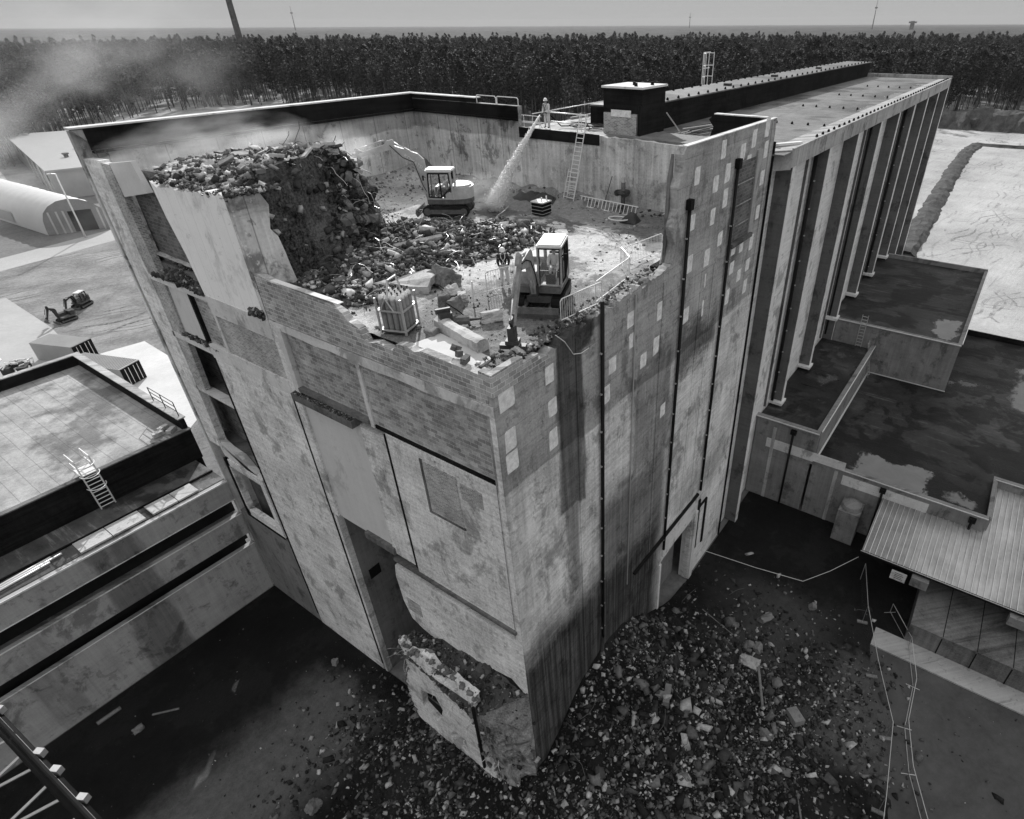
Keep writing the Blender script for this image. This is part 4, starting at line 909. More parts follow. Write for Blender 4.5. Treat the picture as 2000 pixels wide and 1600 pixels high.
# ================================================================ EXCAVATORS
def excavator(name, label, loc, rz, boom, elbow_cyl, stick, tool, slew=0, driver=True, colour='paint', group=None, text=None, cab_on=True, lat=-.15, boom_w=.2, tool_kind='bucket', flat=False):
    t = thing(name, label, 'excavator', (0, 0, 0), 0, group)
    for s_ in (-1, 1):                                             # tracks
        y = s_*.78; b = MB(); pts = []
        for k in range(9): a = math.pi/2+math.pi*k/8; pts.append((-1.15+.32*math.cos(a), .33+.32*math.sin(a)))
        for k in range(9): a = -math.pi/2+math.pi*k/8; pts.append((1.15+.32*math.cos(a), .33+.32*math.sin(a)))
        b.prism(pts, 'y', y-.2, y+.2)
        for k in range(17):
            b.box(-1.2+k*.145, -1.14+k*.145, y-.205, y+.205, .63, .675); b.box(-1.2+k*.145, -1.14+k*.145, y-.205, y+.205, -.01, .03)
        tr = b.build('track', M['black'], t)
        MB().box(-1.0, 1.0, y+s_*.2-.03, y+s_*.2+.03, .2, .46).build('track_frame', M['muddy'], tr)
        for x in (-1.15, 1.15): MB().lathe((x, y, .33), [(.22, -.22), (.22, .22)], 14, 'y').build('sprocket', M['muddy'], tr)
    MB().box(-.9, .9, -.6, .6, .3, .62).lathe((0, 0, .6), [(.5, 0), (.5, .2)], 20).build('undercarriage', M['muddy'], t)
    bl = MB().prism([(1.78, .02), (1.86, .02), (1.93, .22), (1.86, .47), (1.80, .47), (1.85, .24)], 'y', -1.0, 1.0).build('dozer_blade', M['muddy'], t)
    MB().box(.8, 1.84, -.62, -.5, .25, .37).box(.8, 1.84, .5, .62, .25, .37).build('blade_arm', M['muddy'], bl)
    # upper body
    deck = [(1.05, -.95), (1.05, .95), (-.7, .98), (-1.25, .85), (-1.6, .5), (-1.7, 0), (-1.6, -.5), (-1.25, -.85), (-.7, -.98)]
    MB().prism(deck, 'z', .8, 1.08).build('deck', M['muddy'], t)
    cw = [(-.55, -.97), (-.55, .95), (-.95, .93), (-1.3, .82), (-1.62, .5), (-1.74, 0), (-1.62, -.5), (-1.3, -.82), (-.95, -.95)]
    MB().prism(cw, 'z', 1.08, 1.75).prism([(x*.93, y*.9) for x, y in cw], 'z', 1.75, 1.86).build('counterweight', M[colour], t)
    MB().box(-.55, .75, -.95, -.12, 1.08, 1.62).build('engine_hood', M[colour], t)
    if cab_on:
        # cab frame on the left side of the machine: posts, roof, sills
        x0, x1, y0, y1, z0, z1 = -.62, .98, .02, .98, 1.08, 2.72; b = MB()
        for (xa, ya) in ((x1-.14, y0), (x1-.14, y1)): b.tube((xa+.14, ya, z0), (xa, ya, z1), .055, 6)
        for (xa, ya) in ((x0, y0), (x0, y1)): b.tube((xa, ya, z0), (xa+.05, ya, z1), .075, 6)
        b.tube((.1, y1, z0), (.1, y1, z1), .05, 6)
        for z in (z0+.05, z1-.03):
            b.tube((x0, y0, z), (x1-(.14 if z > 2 else 0), y0, z), .05, 6).tube((x0, y1, z), (x1-(.14 if z > 2 else 0), y1, z), .05, 6)
            b.tube((x0, y0, z), (x0, y1, z), .05, 6).tube((x1-(.14 if z > 2 else 0), y0, z), (x1-(.14 if z > 2 else 0), y1, z), .05, 6)
        b.tube((x1-.05, y0, 1.75), (x1-.05, y1, 1.75), .02, 5)
        cf = b.build('cab_frame', M[colour], t)
        MB().path([(x0+.12, y1+.03, 1.75), (x0+.14, y1+.03, z1-.1), (x1-.2, y1+.03, z1-.1), (x1-.1, y1+.03, 1.25), (.15, y1+.03, 1.2), (x0+.12, y1+.03, 1.75)], .045, 6).tube((.1, y1+.03, 1.2), (.1, y1+.03, z1-.1), .06, 6).path([(x1, y0+.05, z0+.1), (x1-.13, y0+.05, z1-.08), (x1-.13, y1-.05, z1-.08), (x1, y1-.05, z0+.1)], .03, 6).build('door_seal', M['black'], t)
        MB().box(x0, x1, y0, y1, z0-.02, z0+.06).box(x0-.02, x0+.06, y0, y1, z0, 1.75).box(x0, -.15, y1-.03, y1+.03, z0, 1.5).box(.3, x1-.02, y1-.02, y1+.02, z0, 1.2).build('cab_panel', M[colour], t)
        rp = [(x0-.06, y0-.05), (x1-.06, y0-.05), (x1-.02, y0+.1), (x1-.02, y1-.1), (x1-.06, y1+.05), (x0-.06, y1+.05)]
        MB().prism(rp, 'z', z1, z1+.07).prism([(x*.96, .5+(y-.5)*.9) for x, y in rp], 'z', z1+.07, z1+.13).build('cab_roof', M['paintw'], t)
        for q in ([(x0, y1, 1.5), (.1, y1, 1.2), (.1, y1, z1), (x0+.05, y1, z1)], [(.1, y1, 1.2), (x1-.03, y1, 1.2), (x1-.14, y1, z1), (.1, y1, z1)],
                  [(x1, y0, z0+.1), (x1, y1, z0+.1), (x1-.14, y1, z1), (x1-.14, y0, z1)], [(x0, y0, 1.75), (x0, y1, 1.75), (x0+.05, y1, z1), (x0+.05, y0, z1)], [(x0, y0, 1.5), (x1, y0, 1.2), (x1-.14, y0, z1), (x0, y0, z1)]):
            MB().add(q, [(0, 1, 2, 3)]).build('cab_glass', M['glass'], t)
        MB().box(x0-.1, x0+.02, y1-.2, y1-.1, 2.3, 2.75).tube((x1-.05, y1+.05, 2.4), (x1+.05, y1+.2, 2.5), .02).obox((x1+.05, y1+.22, 2.4), (.05, .16, .28)).build('mirror', M['black'], t)
        MB().box(-.45, .05, .25, .75, 1.14, 1.5).box(-.5, -.38, .25, .75, 1.5, 2.15).build('seat', M['black'], t)
        MB().tube((.62, .35, 1.14), (.5, .35, 1.7), .03).tube((.62, .65, 1.14), (.5, .65, 1.7), .03).box(.7, .85, .3, .7, 1.14, 1.55).build('control_lever', M['black'], t)
    # arm: boom, stick, rams, tool, all in the machine's x-z plane
    def plate(pts, w, nm, mat, par, y=lat): return MB().prism(pts, 'y', y-w/2, y+w/2).build(nm, M[mat], par)
    (fx_, fz_), (bxo, bzo), (bxi, bzi), (tx, tz) = boom
    bo = plate([(fx_-.1, fz_-.12), (fx_+.16, fz_-.1), (bxi, bzi), (tx-.02, tz-.16), (tx+.1, tz), (tx-.05, tz+.13), (bxo+.35*(tx-bxo)*.5, bzo+.35*(tz-bzo)*.5+.2), (bxo, bzo), (fx_-.16, fz_+.4)], boom_w, 'boom', colour, t)
    sx, sz = stick[0]; ex, ez = stick[1]
    d = Vector((ex-sx, 0, ez-sz)); L_ = d.length; u = d/L_; n_ = Vector((-u.z, 0, u.x))
    if n_.z < 0: n_ = -n_
    def S2(a, h): p = Vector((sx, 0, sz))+u*a+n_*h; return (p.x, p.z)
    st = plate([S2(-.45, .10), S2(-.4, .36), S2(0, .36), S2(.25, .2), S2(L_, .1), S2(L_, -.1), S2(.3, -.16), S2(-.1, -.14)], .17, 'stick', 'paint' if colour == 'paint' else colour, t)
    plate([S2(L_-.5, .12), S2(L_-.15, .42), S2(L_-.05, .42), S2(L_, 0)], .1, 'linkage', 'dark', st, lat)
    def ram(p, q, par, r=.065):
        p = Vector((p[0], lat, p[1])); q = Vector((q[0], lat, q[1])); mid = p.lerp(q, .58)
        o = MB().tube(p, mid, r, 10).build('ram_barrel', M['muddy'] if colour == 'muddy' else M[colour], par, True); MB().tube(mid, q, r*.5, 8).build('ram_rod', M['alu'], o, True)
    ram(elbow_cyl[0], elbow_cyl[1], bo); ram(elbow_cyl[2], elbow_cyl[3], bo); ram(S2(.15, .42), S2(L_-.15, .38), st, .05)
    for s_ in (-1, 1):
        o = MB(); o.path([(fx_, lat+s_*.14, fz_+.2), (fx_+.25, lat+s_*.16, fz_+.75), (bxi-.02, lat+s_*.14, (bzi+bzo)/2), (bxi+.6, lat+s_*.13, (bzi+bzo)/2+.25), (tx, lat+s_*.12, tz+.1)], .022, 5); o.build('hydraulic_hose', M['black'], bo)
    MB().obox((fx_-.05, lat, fz_), (.35, .34, .5)).build('boom_bracket', M['dark'], t)
    tlx, tlz = tool
    if tool_kind == 'bucket':
        k = 1
        MB().prism([(tlx-.3, tlz+.35), (tlx+.15, tlz+.4), (tlx+.38, tlz+.2), (tlx+.36, tlz-.08), (tlx+.1, tlz-.25), (tlx-.25, tlz-.28), (tlx-.05, tlz-.1), (tlx+.05, tlz+.1), (tlx-.1, tlz+.25)], 'y', lat-.35, lat+.35).build('bucket', M['muddy'], t)
    elif tool_kind == 'breaker':
        p = Vector((ex, lat, ez)); q = Vector((tlx, lat, tlz)); dd_ = (q-p)
        MB().tube(p-dd_*.1, p+dd_*.62, .17, 8).build('breaker_body', M['dark'], t); MB().tube(p+dd_*.62, q, .06, 8, .03).build('breaker_chisel', M['metal'], t)
        MB().obox(p, (.4, .34, .36)).build('quick_hitch', M['dark'], t)
    else:
        MB().obox((tlx, lat, tlz+.35), (.3, .3, .8)).obox((tlx, lat, tlz-.02), (.3, 1.0, .16)).build('ripper_plate', M['dark'], t)
        MB().obox((tlx, lat, tlz+.18), (.42, .5, .16)).build('quick_hitch', M['dark'], t)
    if text:
        cu = bpy.data.curves.new('boom_lettering', 'FONT'); cu.body = text; cu.size = .3; cu.extrude = .002; cu.materials.append(M['white_p'])
        o = bpy.data.objects.new('boom_lettering', cu); COL.objects.link(o)
        dg = bpy.context.evaluated_depsgraph_get(); me = bpy.data.meshes.new_from_object(o.evaluated_get(dg)); bpy.data.objects.remove(o)
        o = bpy.data.objects.new('boom_lettering', me); COL.objects.link(o); o.parent = bo
        ang = math.atan2(tz-bzi, tx-bxi)
        o.matrix_local = Matrix.Translation((tx-.75, lat+boom_w/2+.012, tz-.52)) @ Matrix.Rotation(-(ang)+math.pi*0, 4, 'Y') @ Matrix.Rotation(R(180), 4, 'Z') @ Matrix.Rotation(R(90), 4, 'X')
    t.location = loc; t.rotation_euler = (0, 0, rz)
    return t
ex1 = excavator('tracked_excavator', 'tracked mini excavator whose arm reaches left to break the concrete block', (27.3, 30.0, 28.82), math.atan2(.84, -.54),
    ((1.2, .95), (1.2, 3.25), (1.85, 2.95), (3.15, 3.95)), ((1.3, .95), (1.82, 2.8), (1.5, 3.42), (2.9, 4.2)), ((3.25, 3.93), (5.35, 3.42)), (6.1, 3.15), tool_kind='breaker', text='KOMATSU')
ex2 = excavator('tracked_excavator', 'tracked mini excavator near the broken edge with its arm down in front', (19.4, 16.0, 28.66), math.atan2(-.447, -.894),
    ((1.15, .95), (1.5, 2.75), (2.05, 2.3), (3.3, 2.75)), ((1.3, .95), (1.9, 2.1), (1.8, 2.85), (3.2, 3.0)), ((3.3, 2.7), (4.9, .95)), (5.0, .28), tool_kind='plate', colour='paint2')
ex3 = excavator('tracked_excavator', 'small dark tracked excavator parked on the rutted sand', (29.2, 123.5, 0), R(215),
    ((1.1, .9), (.9, 2.4), (1.6, 2.3), (2.8, 2.2)), ((1.2, .9), (1.6, 2.1), (1.3, 2.5), (2.6, 2.4)), ((2.8, 2.1), (3.6, .6)), (3.7, .3), colour='dark', tool_kind='bucket')
ex3.scale = (.92, .92, .92); 
ex4 = excavator('compact_digger', 'low dark compact digger without a cab in front of the parked excavator', (25.4, 118.9, 0), R(190),
    ((1.1, .9), (.9, 2.6), (1.6, 2.5), (2.0, 3.2)), ((1.2, .9), (1.6, 2.1), (1.3, 2.5), (1.9, 3.2)), ((2.0, 3.2), (2.9, 1.3)), (3.0, .9), colour='dark', tool_kind='bucket', cab_on=False)

ex4.scale = (.82, .82, .82)
# ================================================================ PEOPLE
def skinm(name, nodes, edges, mat, parent, sub=1, root=0):
    L = rootloc(parent)
    keys = list(nodes); me = bpy.data.meshes.new(name)
    me.from_pydata([tuple(Vector(nodes[k][0])) for k in keys], [(keys.index(a), keys.index(b)) for a, b in edges], [])
    me.materials.append(M[mat]); o = bpy.data.objects.new(name, me); COL.objects.link(o); o.parent = parent
    md = o.modifiers.new('skin', 'SKIN'); md.use_smooth_shade = True
    for i, k in enumerate(keys):
        r = nodes[k][1]; me.skin_vertices[0].data[i].radius = (r, r) if not isinstance(r, tuple) else r; me.skin_vertices[0].data[i].use_root = (i == root)
    s_ = o.modifiers.new('sub', 'SUBSURF'); s_.levels = sub; s_.render_levels = sub
    return o
def person(label, loc, rz, J, top='cloth', legs='cloth', helmet='white_p', vest=None, size=1.0, group=None):
    """J: joint positions in metres, x forward, y left, z up."""
    t = thing('person', label, 'person', (0, 0, 0), 0, group)
    V3 = Vector
    body = {'pel': (J['pel'], .13), 'wai': (V3(J['pel']).lerp(V3(J['che']), .5), .12), 'che': (J['che'], .15), 'nk0': (V3(J['che'])+V3((0, 0, .17)), .07), 'nk': (V3(J['hd'])-V3((.02, 0, .12)), .055), 'hd': (J['hd'], .095), 'cr': (V3(J['hd'])+V3((-.01, 0, .09)), .08)}
    ed = [('pel', 'wai'), ('wai', 'che'), ('che', 'nk0'), ('nk0', 'nk'), ('nk', 'hd'), ('hd', 'cr')]
    for s_ in 'LR':
        k = 1 if s_ == 'L' else -1
        body.update({'sh'+s_: (J['sh'+s_], .075), 'el'+s_: (J['el'+s_], .048), 'wr'+s_: (J['wr'+s_], .032), 'hp'+s_: (V3(J['pel'])+V3((0, .1*k, -.06)), .105), 'kn'+s_: (J['kn'+s_], .062), 'an'+s_: (J['an'+s_], .042), 'to'+s_: (J['to'+s_], .04)})
        ed += [('che', 'sh'+s_), ('sh'+s_, 'el'+s_), ('el'+s_, 'wr'+s_), ('pel', 'hp'+s_), ('hp'+s_, 'kn'+s_), ('kn'+s_, 'an'+s_), ('an'+s_, 'to'+s_)]
        w = V3(J['wr'+s_]); d = (w-V3(J['el'+s_])).normalized(); side = d.cross(V3((0, 0, 1))); side = side.normalized() if side.length > .1 else V3((0, 1, 0))
        body['pa'+s_] = (w+d*.06, (.036, .02)); ed.append(('wr'+s_, 'pa'+s_))
        for i_, (o_, l_) in enumerate(((-.03, .075), (-.01, .085), (.01, .08), (.03, .065))):
            a = w+d*.09+side*o_; bnd = d.lerp(V3((0, 0, -1)), .45).normalized()
            body['f%d%s' % (i_, s_)] = (a, .01); body['g%d%s' % (i_, s_)] = (a+d*l_*.4+bnd*l_*.5, .008); ed += [('pa'+s_, 'f%d%s' % (i_, s_)), ('f%d%s' % (i_, s_), 'g%d%s' % (i_, s_))]
        a = w+d*.05+side*(-.045*k); body['t'+s_] = (a, .011); body['u'+s_] = (a+d*.045-side*.02*k, .009); ed += [('pa'+s_, 't'+s_), ('t'+s_, 'u'+s_)]
    skinm('body', body, ed, 'skin', t)
    # clothing
    jk = {'wai': (V3(J['pel'])+V3((0, 0, .02)), .155), 'mid': (V3(J['pel']).lerp(V3(J['che']), .5), .15), 'che': (J['che'], .185), 'col': (V3(J['che'])+V3((0, 0, .14)), .11)}
    e2 = [('wai', 'mid'), ('mid', 'che'), ('che', 'col')]
    for s_ in 'LR':
        jk.update({'sh'+s_: (J['sh'+s_], .1), 'el'+s_: (J['el'+s_], .072), 'wr'+s_: (J['wr'+s_], .05)}); e2 += [('che', 'sh'+s_), ('sh'+s_, 'el'+s_), ('el'+s_, 'wr'+s_)]
    skinm('jacket', jk, e2, top, t)
    tr = {'pel': (J['pel'], .15)}; e3 = []
    for s_ in 'LR':
        k = 1 if s_ == 'L' else -1
        tr.update({'hp'+s_: (V3(J['pel'])+V3((0, .1*k, -.08)), .125), 'kn'+s_: (J['kn'+s_], .088), 'an'+s_: (V3(J['an'+s_])+V3((0, 0, .04)), .075)}); e3 += [('pel', 'hp'+s_), ('hp'+s_, 'kn'+s_), ('kn'+s_, 'an'+s_)]
        skinm('boot', {'a': (V3(J['an'+s_])+V3((0, 0, .02)), .065), 'b': (V3(J['an'+s_])+V3((.02, 0, -.05)), .06), 'c': (J['to'+s_], .05)}, [('a', 'b'), ('b', 'c')], 'black', t)
    skinm('trousers', tr, e3, legs, t)
    h = V3(J['hd'])
    if helmet:
        MB().lathe(h, [(.155, .03), (.14, .05), (.135, .10), (.11, .16), (.06, .195), (.01, .205)], 16).add([h+V3((.1, -.09, .05)), h+V3((.1, .09, .05)), h+V3((.2, .05, .035)), h+V3((.2, -.05, .035))], [(0, 1, 2, 3)]).build('helmet', M[helmet], t, True)
    f = h+V3((.092, 0, 0))
    MB().rock(f+V3((.01, 0, -.02)), .02, random.Random(1)).build('nose', M['skin'], t)
    for k in (-1, 1):
        MB().lathe(f+V3((-.012, .033*k, .012)), [(.003, -.01), (.011, -.004), (.011, .004), (.003, .01)], 8).build('eye', M['black'], t)
        MB().rock(h+V3((-.01, .093*k, -.01)), .03, random.Random(2)).build('ear', M['skin'], t)
    MB().obox(f+V3((-.006, 0, -.06)), (.012, .045, .008)).build('mouth', M['clothd'], t)
    if vest:
        c = V3(J['che']); p = V3(J['pel'])
        b = MB()
        for k in (-1, 1):
            b.path([c+V3((.05, .1*k, .19)), c+V3((.19, .09*k, .05)), c+V3((.18, .0, -.1)), p+V3((.16, -.09*k, .08))], .016, 6)
            b.path([c+V3((.05, .1*k, .19)), c+V3((-.19, .08*k, .08)), c+V3((-.18, 0, -.08)), p+V3((-.16, -.09*k, .08))], .016, 6)
        b.lathe(p+V3((0, 0, .07)), [(.165, -.02), (.165, .02)], 16)
        b.build('safety_harness', M[vest], t)
    t.location = loc; t.rotation_euler = (0, 0, rz); t.scale = (size,)*3
    return t
stand = dict(pel=(0, 0, .95), che=(.02, 0, 1.33), hd=(.05, 0, 1.66), shL=(.0, .19, 1.44), shR=(0, -.19, 1.44), elL=(.02, .27, 1.16), elR=(.02, -.27, 1.16), wrL=(.2, .2, .98), wrR=(.2, -.2, .98), knL=(.04, .13, .5), knR=(.03, -.13, .5), anL=(0, .15, .09), anR=(0, -.15, .09), toL=(.17, .17, .04), toR=(.17, -.17, .04))
p1 = person('standing worker in a dark jacket, pale trousers and harness behind the low barrier', (19.9, 18.75, 28.68), R(222), dict(stand, hd=(.09, 0, 1.64)), 'clothd', 'cloth', vest='alu')
spr = dict(stand, che=(.04, 0, 1.32), wrL=(.36, .08, 1.02), wrR=(.28, -.10, .94), elL=(.1, .27, 1.12), elR=(.02, -.30, 1.1), hd=(.08, .0, 1.65))
p2 = person('worker in pale coveralls and white helmet aiming a water jet down from the roof edge', (35.9, 28.45, 33.0), R(182), spr, 'cloth', 'cloth', vest='clothd', size=1.0)
sit = dict(pel=(-.18, .5, 1.60), che=(-.14, .5, 1.96), hd=(-.06, .5, 2.30), shL=(-.14, .69, 2.06), shR=(-.14, .31, 2.06), elL=(.05, .76, 1.82), elR=(.05, .26, 1.82), wrL=(.32, .68, 1.76), wrR=(.32, .34, 1.76), knL=(.33, .62, 1.58), knR=(.33, .38, 1.58), anL=(.42, .62, 1.2), anR=(.42, .38, 1.2), toL=(.57, .62, 1.17), toR=(.57, .38, 1.17))
p3 = person('operator in a pale jacket seated in the cab of the near excavator', tuple(ex2.location), ex2.rotation_euler[2], sit, 'cloth', 'cloth', helmet=None)
p4 = person('operator seated in the dark cab of the far excavator breaking the concrete block', tuple(ex1.location), ex1.rotation_euler[2], sit, 'cloth', 'clothd', helmet=None)

# ================================================================ RUBBLE
def rockfield(name, samples, mat, seed, sub=0):
    """samples: list of (x, y, z, size); one joined mesh of angular stones."""
    base = np.array([(x, y, z) for x in (-.62, .62) for y in (-.62, .62) for z in (-.62, .62)]); F = np.array([(0, 1, 3, 2), (4, 6, 7, 5), (0, 4, 5, 1), (2, 3, 7, 6), (0, 2, 6, 4), (1, 5, 7, 3)])
    r = np.random.default_rng(seed); n = len(samples); k = len(base)
    s = np.array(samples)
    V_ = (np.repeat(base[None], n, 0) * r.uniform(.6, 1.2, (n, k, 1)) + r.uniform(-.22, .22, (n, k, 3))) * (r.uniform([.8, .6, .25], [1.7, 1.25, .85], (n, 3))[:, None, :])
    a, b_, c = r.uniform(0, 6.28, n), r.normal(0, .7, n), r.normal(0, .7, n)
    ca, sa, cb, sb, cc, sc_ = np.cos(a), np.sin(a), np.cos(b_), np.sin(b_), np.cos(c), np.sin(c)
    Rz = np.zeros((n, 3, 3)); Rz[:, 0, 0] = ca; Rz[:, 0, 1] = -sa; Rz[:, 1, 0] = sa; Rz[:, 1, 1] = ca; Rz[:, 2, 2] = 1
    Rx = np.zeros((n, 3, 3)); Rx[:, 0, 0] = 1; Rx[:, 1, 1] = cb; Rx[:, 1, 2] = -sb; Rx[:, 2, 1] = sb; Rx[:, 2, 2] = cb
    Ry = np.zeros((n, 3, 3)); Ry[:, 1, 1] = 1; Ry[:, 0, 0] = cc; Ry[:, 0, 2] = sc_; Ry[:, 2, 0] = -sc_; Ry[:, 2, 2] = cc
    V_ = np.einsum('nij,nkj->nki', Rz @ Rx @ Ry, V_) * s[:, 3][:, None, None] + s[:, None, :3]
    Fs = (F[None] + (np.arange(n)*k)[:, None, None]).reshape(-1, 4)
    me = bpy.data.meshes.new(name); me.vertices.add(n*k); me.vertices.foreach_set('co', V_.reshape(-1)); nf = len(Fs)
    me.loops.add(nf*4); me.loops.foreach_set('vertex_index', Fs.reshape(-1)); me.polygons.add(nf)
    me.polygons.foreach_set('loop_start', np.arange(nf)*4); me.polygons.foreach_set('loop_total', np.full(nf, 4)); me.update(calc_edges=True)
    me.materials.append(M[mat]); o = bpy.data.objects.new(name, me); COL.objects.link(o); return o
def inpoly(x, y, P):
    c = False; j = len(P)-1
    for i in range(len(P)):
        if (P[i][1] > y) != (P[j][1] > y) and x < (P[j][0]-P[i][0])*(y-P[i][1])/(P[j][1]-P[i][1])+P[i][0]: c = not c
        j = i
    return c
def polydist(x, y, P):
    d = 1e9
    for i in range(len(P)):
        ax, ay = P[i]; bx_, by_ = P[(i+1) % len(P)]; t = max(0, min(1, ((x-ax)*(bx_-ax)+(y-ay)*(by_-ay))/((bx_-ax)**2+(by_-ay)**2)))
        d = min(d, math.hypot(x-ax-t*(bx_-ax), y-ay-t*(by_-ay)))
    return d
# rubble spread on the working floor
PR = [(13.6, 22.8), (15.5, 22.3), (17, 23.7), (19.5, 23.6), (22.4, 22.2), (24.6, 21.6), (27.2, 21.6), (28.6, 23.6), (28.2, 26.4), (26.2, 28.2), (24.6, 31.2), (22.4, 31.8), (20, 29.5), (15, 28.2), (13.4, 27.2)]
def hr(x, y):
    if not inpoly(x, y, PR): return 0
    d = polydist(x, y, PR); return min(1, d/1.5)*(.34+.30*mnoise.noise(Vector((x*.7, y*.7, 9)))+.1*mnoise.noise(Vector((x*2.4, y*2.4, 9))))
rg = random.Random(5); sm = []
while len(sm) < 8500:
    x, y = rg.uniform(13.2, 29), rg.uniform(21, 32.2); ins = inpoly(x, y, PR); d = polydist(x, y, PR)
    if not ins and rg.random() > math.exp(-d*2.2)*.35: continue
    s_ = .03+.15*rg.random()**2.4 + (.22*rg.random() if rg.random() < .05 else 0)
    sm.append((x, y, FL+.03+max(0, hr(x, y))+rg.uniform(-.03, .06), s_))
for _ in range(900):     # talus at the torn end of the mass
    x = 21.5+rg.gauss(0, 1.6); y = 30.4+rg.gauss(0, 1.8)
    if (x-22.5)+(y-33) > 3.0: continue
    sm.append((x, y, FL+.1+max(0, .9-math.hypot(x-22.0, y-31.8)*.4)*rg.random(), .04+.2*rg.random()**2.2))
for _ in range(3200):
    x, y = rg.uniform(13.2, 34.8), rg.uniform(13.8, 40.5)
    if mnoise.noise(Vector((x*.4, y*.4, 4))) < -.05 and rg.random() < .8: continue
    sm.append((x, y, fz(x, y)+.01, .02+.09*rg.random()**3))
for _ in range(1100):
    x = rg.uniform(24, 35); y = rg.uniform(30, 41) if rg.random() < .6 else rg.uniform(13.6, 31)
    if x < 33.6 and y < 37: continue
    sm.append((x, y, fz(x, y)+.03, .05+.14*rg.random()**2))
for _ in range(520):      # debris strip along the right edge and the block parapet
    x = rg.uniform(13.2, 26); sm.append((x, YF+.25+rg.random()**2*1.0, FL+.12+rg.uniform(-.05, .12), .03+.11*rg.random()**2))
for _ in range(70):
    x, y = rg.uniform(14, 28), rg.uniform(21.5, 31)
    if inpoly(x, y, PR): sm.append((x, y, FL+.15+max(0, hr(x, y)), rg.uniform(.22, .45)))
tag(rockfield('pit_rubble', sm, 'rub_top', 1), 'broad spread of broken concrete pieces across the open working floor', 'rubble', kind='stuff')
b = MB(); b.grid(13.1, 29, 21, 32.4, 90, 70, lambda x, y: FL-.12+max(0, hr(x, y)*1.0)+(.1 if inpoly(x, y, PR) else -.05))
tag(b.build('rubble_bed', M['rub_dark'], smooth=True), 'dark fines lying under the broken concrete on the working floor', 'rubble', kind='stuff')
# rubble in the exposed rooms
sm = [];
for _ in range(900):
    y = rg.uniform(33.1, 38.6); x = rg.uniform(XF-.05, XF+.7); sm.append((x, y, 27.4+rg.random()*.15+max(0, (x-XF+.1)*1.3)*(1-abs(y-35.8)/3.2), .06+.14*rg.random()**2))
for _ in range(600):
    y = rg.uniform(34, 38); x = rg.uniform(XF, 13.9); sm.append((x, y, 23.85+rg.random()*.1+max(0, (x-XF)*.75)*(1-abs(y-36)/2.2), .05+.14*rg.random()**2))
for _ in range(260): sm.append((XF-.1+rg.uniform(-.1, .4), rg.uniform(27.4, 28.6), 27.5+rg.random()*.35, .05+.13*rg.random()**2))
for _ in range(300): sm.append((XF-.15+rg.uniform(-.12, .12), rg.uniform(22.3, 26.8), 23.79, .03+.05*rg.random()))
tag(rockfield('room_rubble', sm, 'rub_dark', 2), 'dark broken brick heaped in the exposed rooms of the tower side', 'rubble', kind='stuff')
# heap at the foot of the tower
def hh(x, y):
    a = 6.2*math.exp(-((x-20.0)/6.6)**2)*max(0, 1-max(0, 13.1-y)/10.5)**1.25 if y < 13.3 else 0
    b_ = 2.8*math.exp(-((x-12.5)/4.5)**2-((y-11.5)/4.5)**2)
    c = 1.5*math.exp(-((x-10.5)/3.6)**2-((y-18.5)/6.0)**2)
    d = .9*math.exp(-((x-17)/9)**2-((y-4)/7)**2)
    return max(a, b_, c, d)+.35*mnoise.noise(Vector((x*.35, y*.35, 0)))+.12*mnoise.noise(Vector((x*1.3, y*1.3, 0)))-.25
b = MB(); b.grid(-2, 40, -12, 13.09, 130, 90, hh)
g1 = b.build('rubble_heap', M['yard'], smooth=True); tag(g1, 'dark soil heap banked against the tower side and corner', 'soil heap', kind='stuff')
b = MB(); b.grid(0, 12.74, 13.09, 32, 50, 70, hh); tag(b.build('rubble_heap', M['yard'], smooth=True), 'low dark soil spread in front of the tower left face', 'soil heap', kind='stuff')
sm = []; rg = random.Random(9)
def dens(x, y):
    return math.exp(-((x-17.5)/8.5)**2-((y-7)/6.5)**2)+.7*math.exp(-((x-10)/5)**2-((y-19)/6)**2)+.35*math.exp(-((x-24)/8)**2-((y-2)/5)**2)
while len(sm) < 24000:
    x, y = rg.uniform(-2, 37), rg.uniform(-12, 32)
    if x > XF-.1 and y > 13: continue
    if rg.random() > dens(x, y)*(.35+1.5*max(0, .45+mnoise.noise(Vector((x*.33, y*.33, 8))))): continue
    s_ = .035+.17*rg.random()**2.6+(.16*rg.random() if rg.random() < .07 else 0)
    sm.append((x, y, max(0, hh(x, y))+rg.uniform(-.02, .05), s_))
for _ in range(2200):
    x, y = rg.uniform(-12, 36), rg.uniform(-14, 40)
    if x > XF-.2 and y > 13: continue
    sm.append((x, y, max(0, hh(x, y))+.0, .02+.08*rg.random()**3))
for _ in range(420):
    x, y = rg.gauss(19, 7), rg.gauss(6, 5)
    if (x > XF-.5 and y > 12.6) or y < -12: continue
    sm.append((x, y, max(0, hh(x, y))+.05, rg.uniform(.22, .5)))
wr = MB()
for _ in range(40):
    x, y = rg.gauss(18, 7), rg.gauss(6.5, 5)
    if x > XF-.5 and y > 12.4: continue
    p = Vector((x, y, max(0, hh(x, y))+.1)); d = Vector((rg.uniform(-1, 1), rg.uniform(-1, 1), .1)).normalized(); pts = [p]
    for _k in range(5): d = (d+Vector((rg.uniform(-.5, .5), rg.uniform(-.5, .5), rg.uniform(-.25, .25)))).normalized(); pts.append(pts[-1]+d*rg.uniform(.2, .5)); pts[-1].z = max(pts[-1].z, hh(pts[-1].x, pts[-1].y)+.05)
    wr.path(pts, .016, 4)
tag(wr.build('twisted_bars', M['muddy']), 'thin twisted reinforcing bars scattered through the ground rubble', 'wire', kind='stuff')
wr = MB()
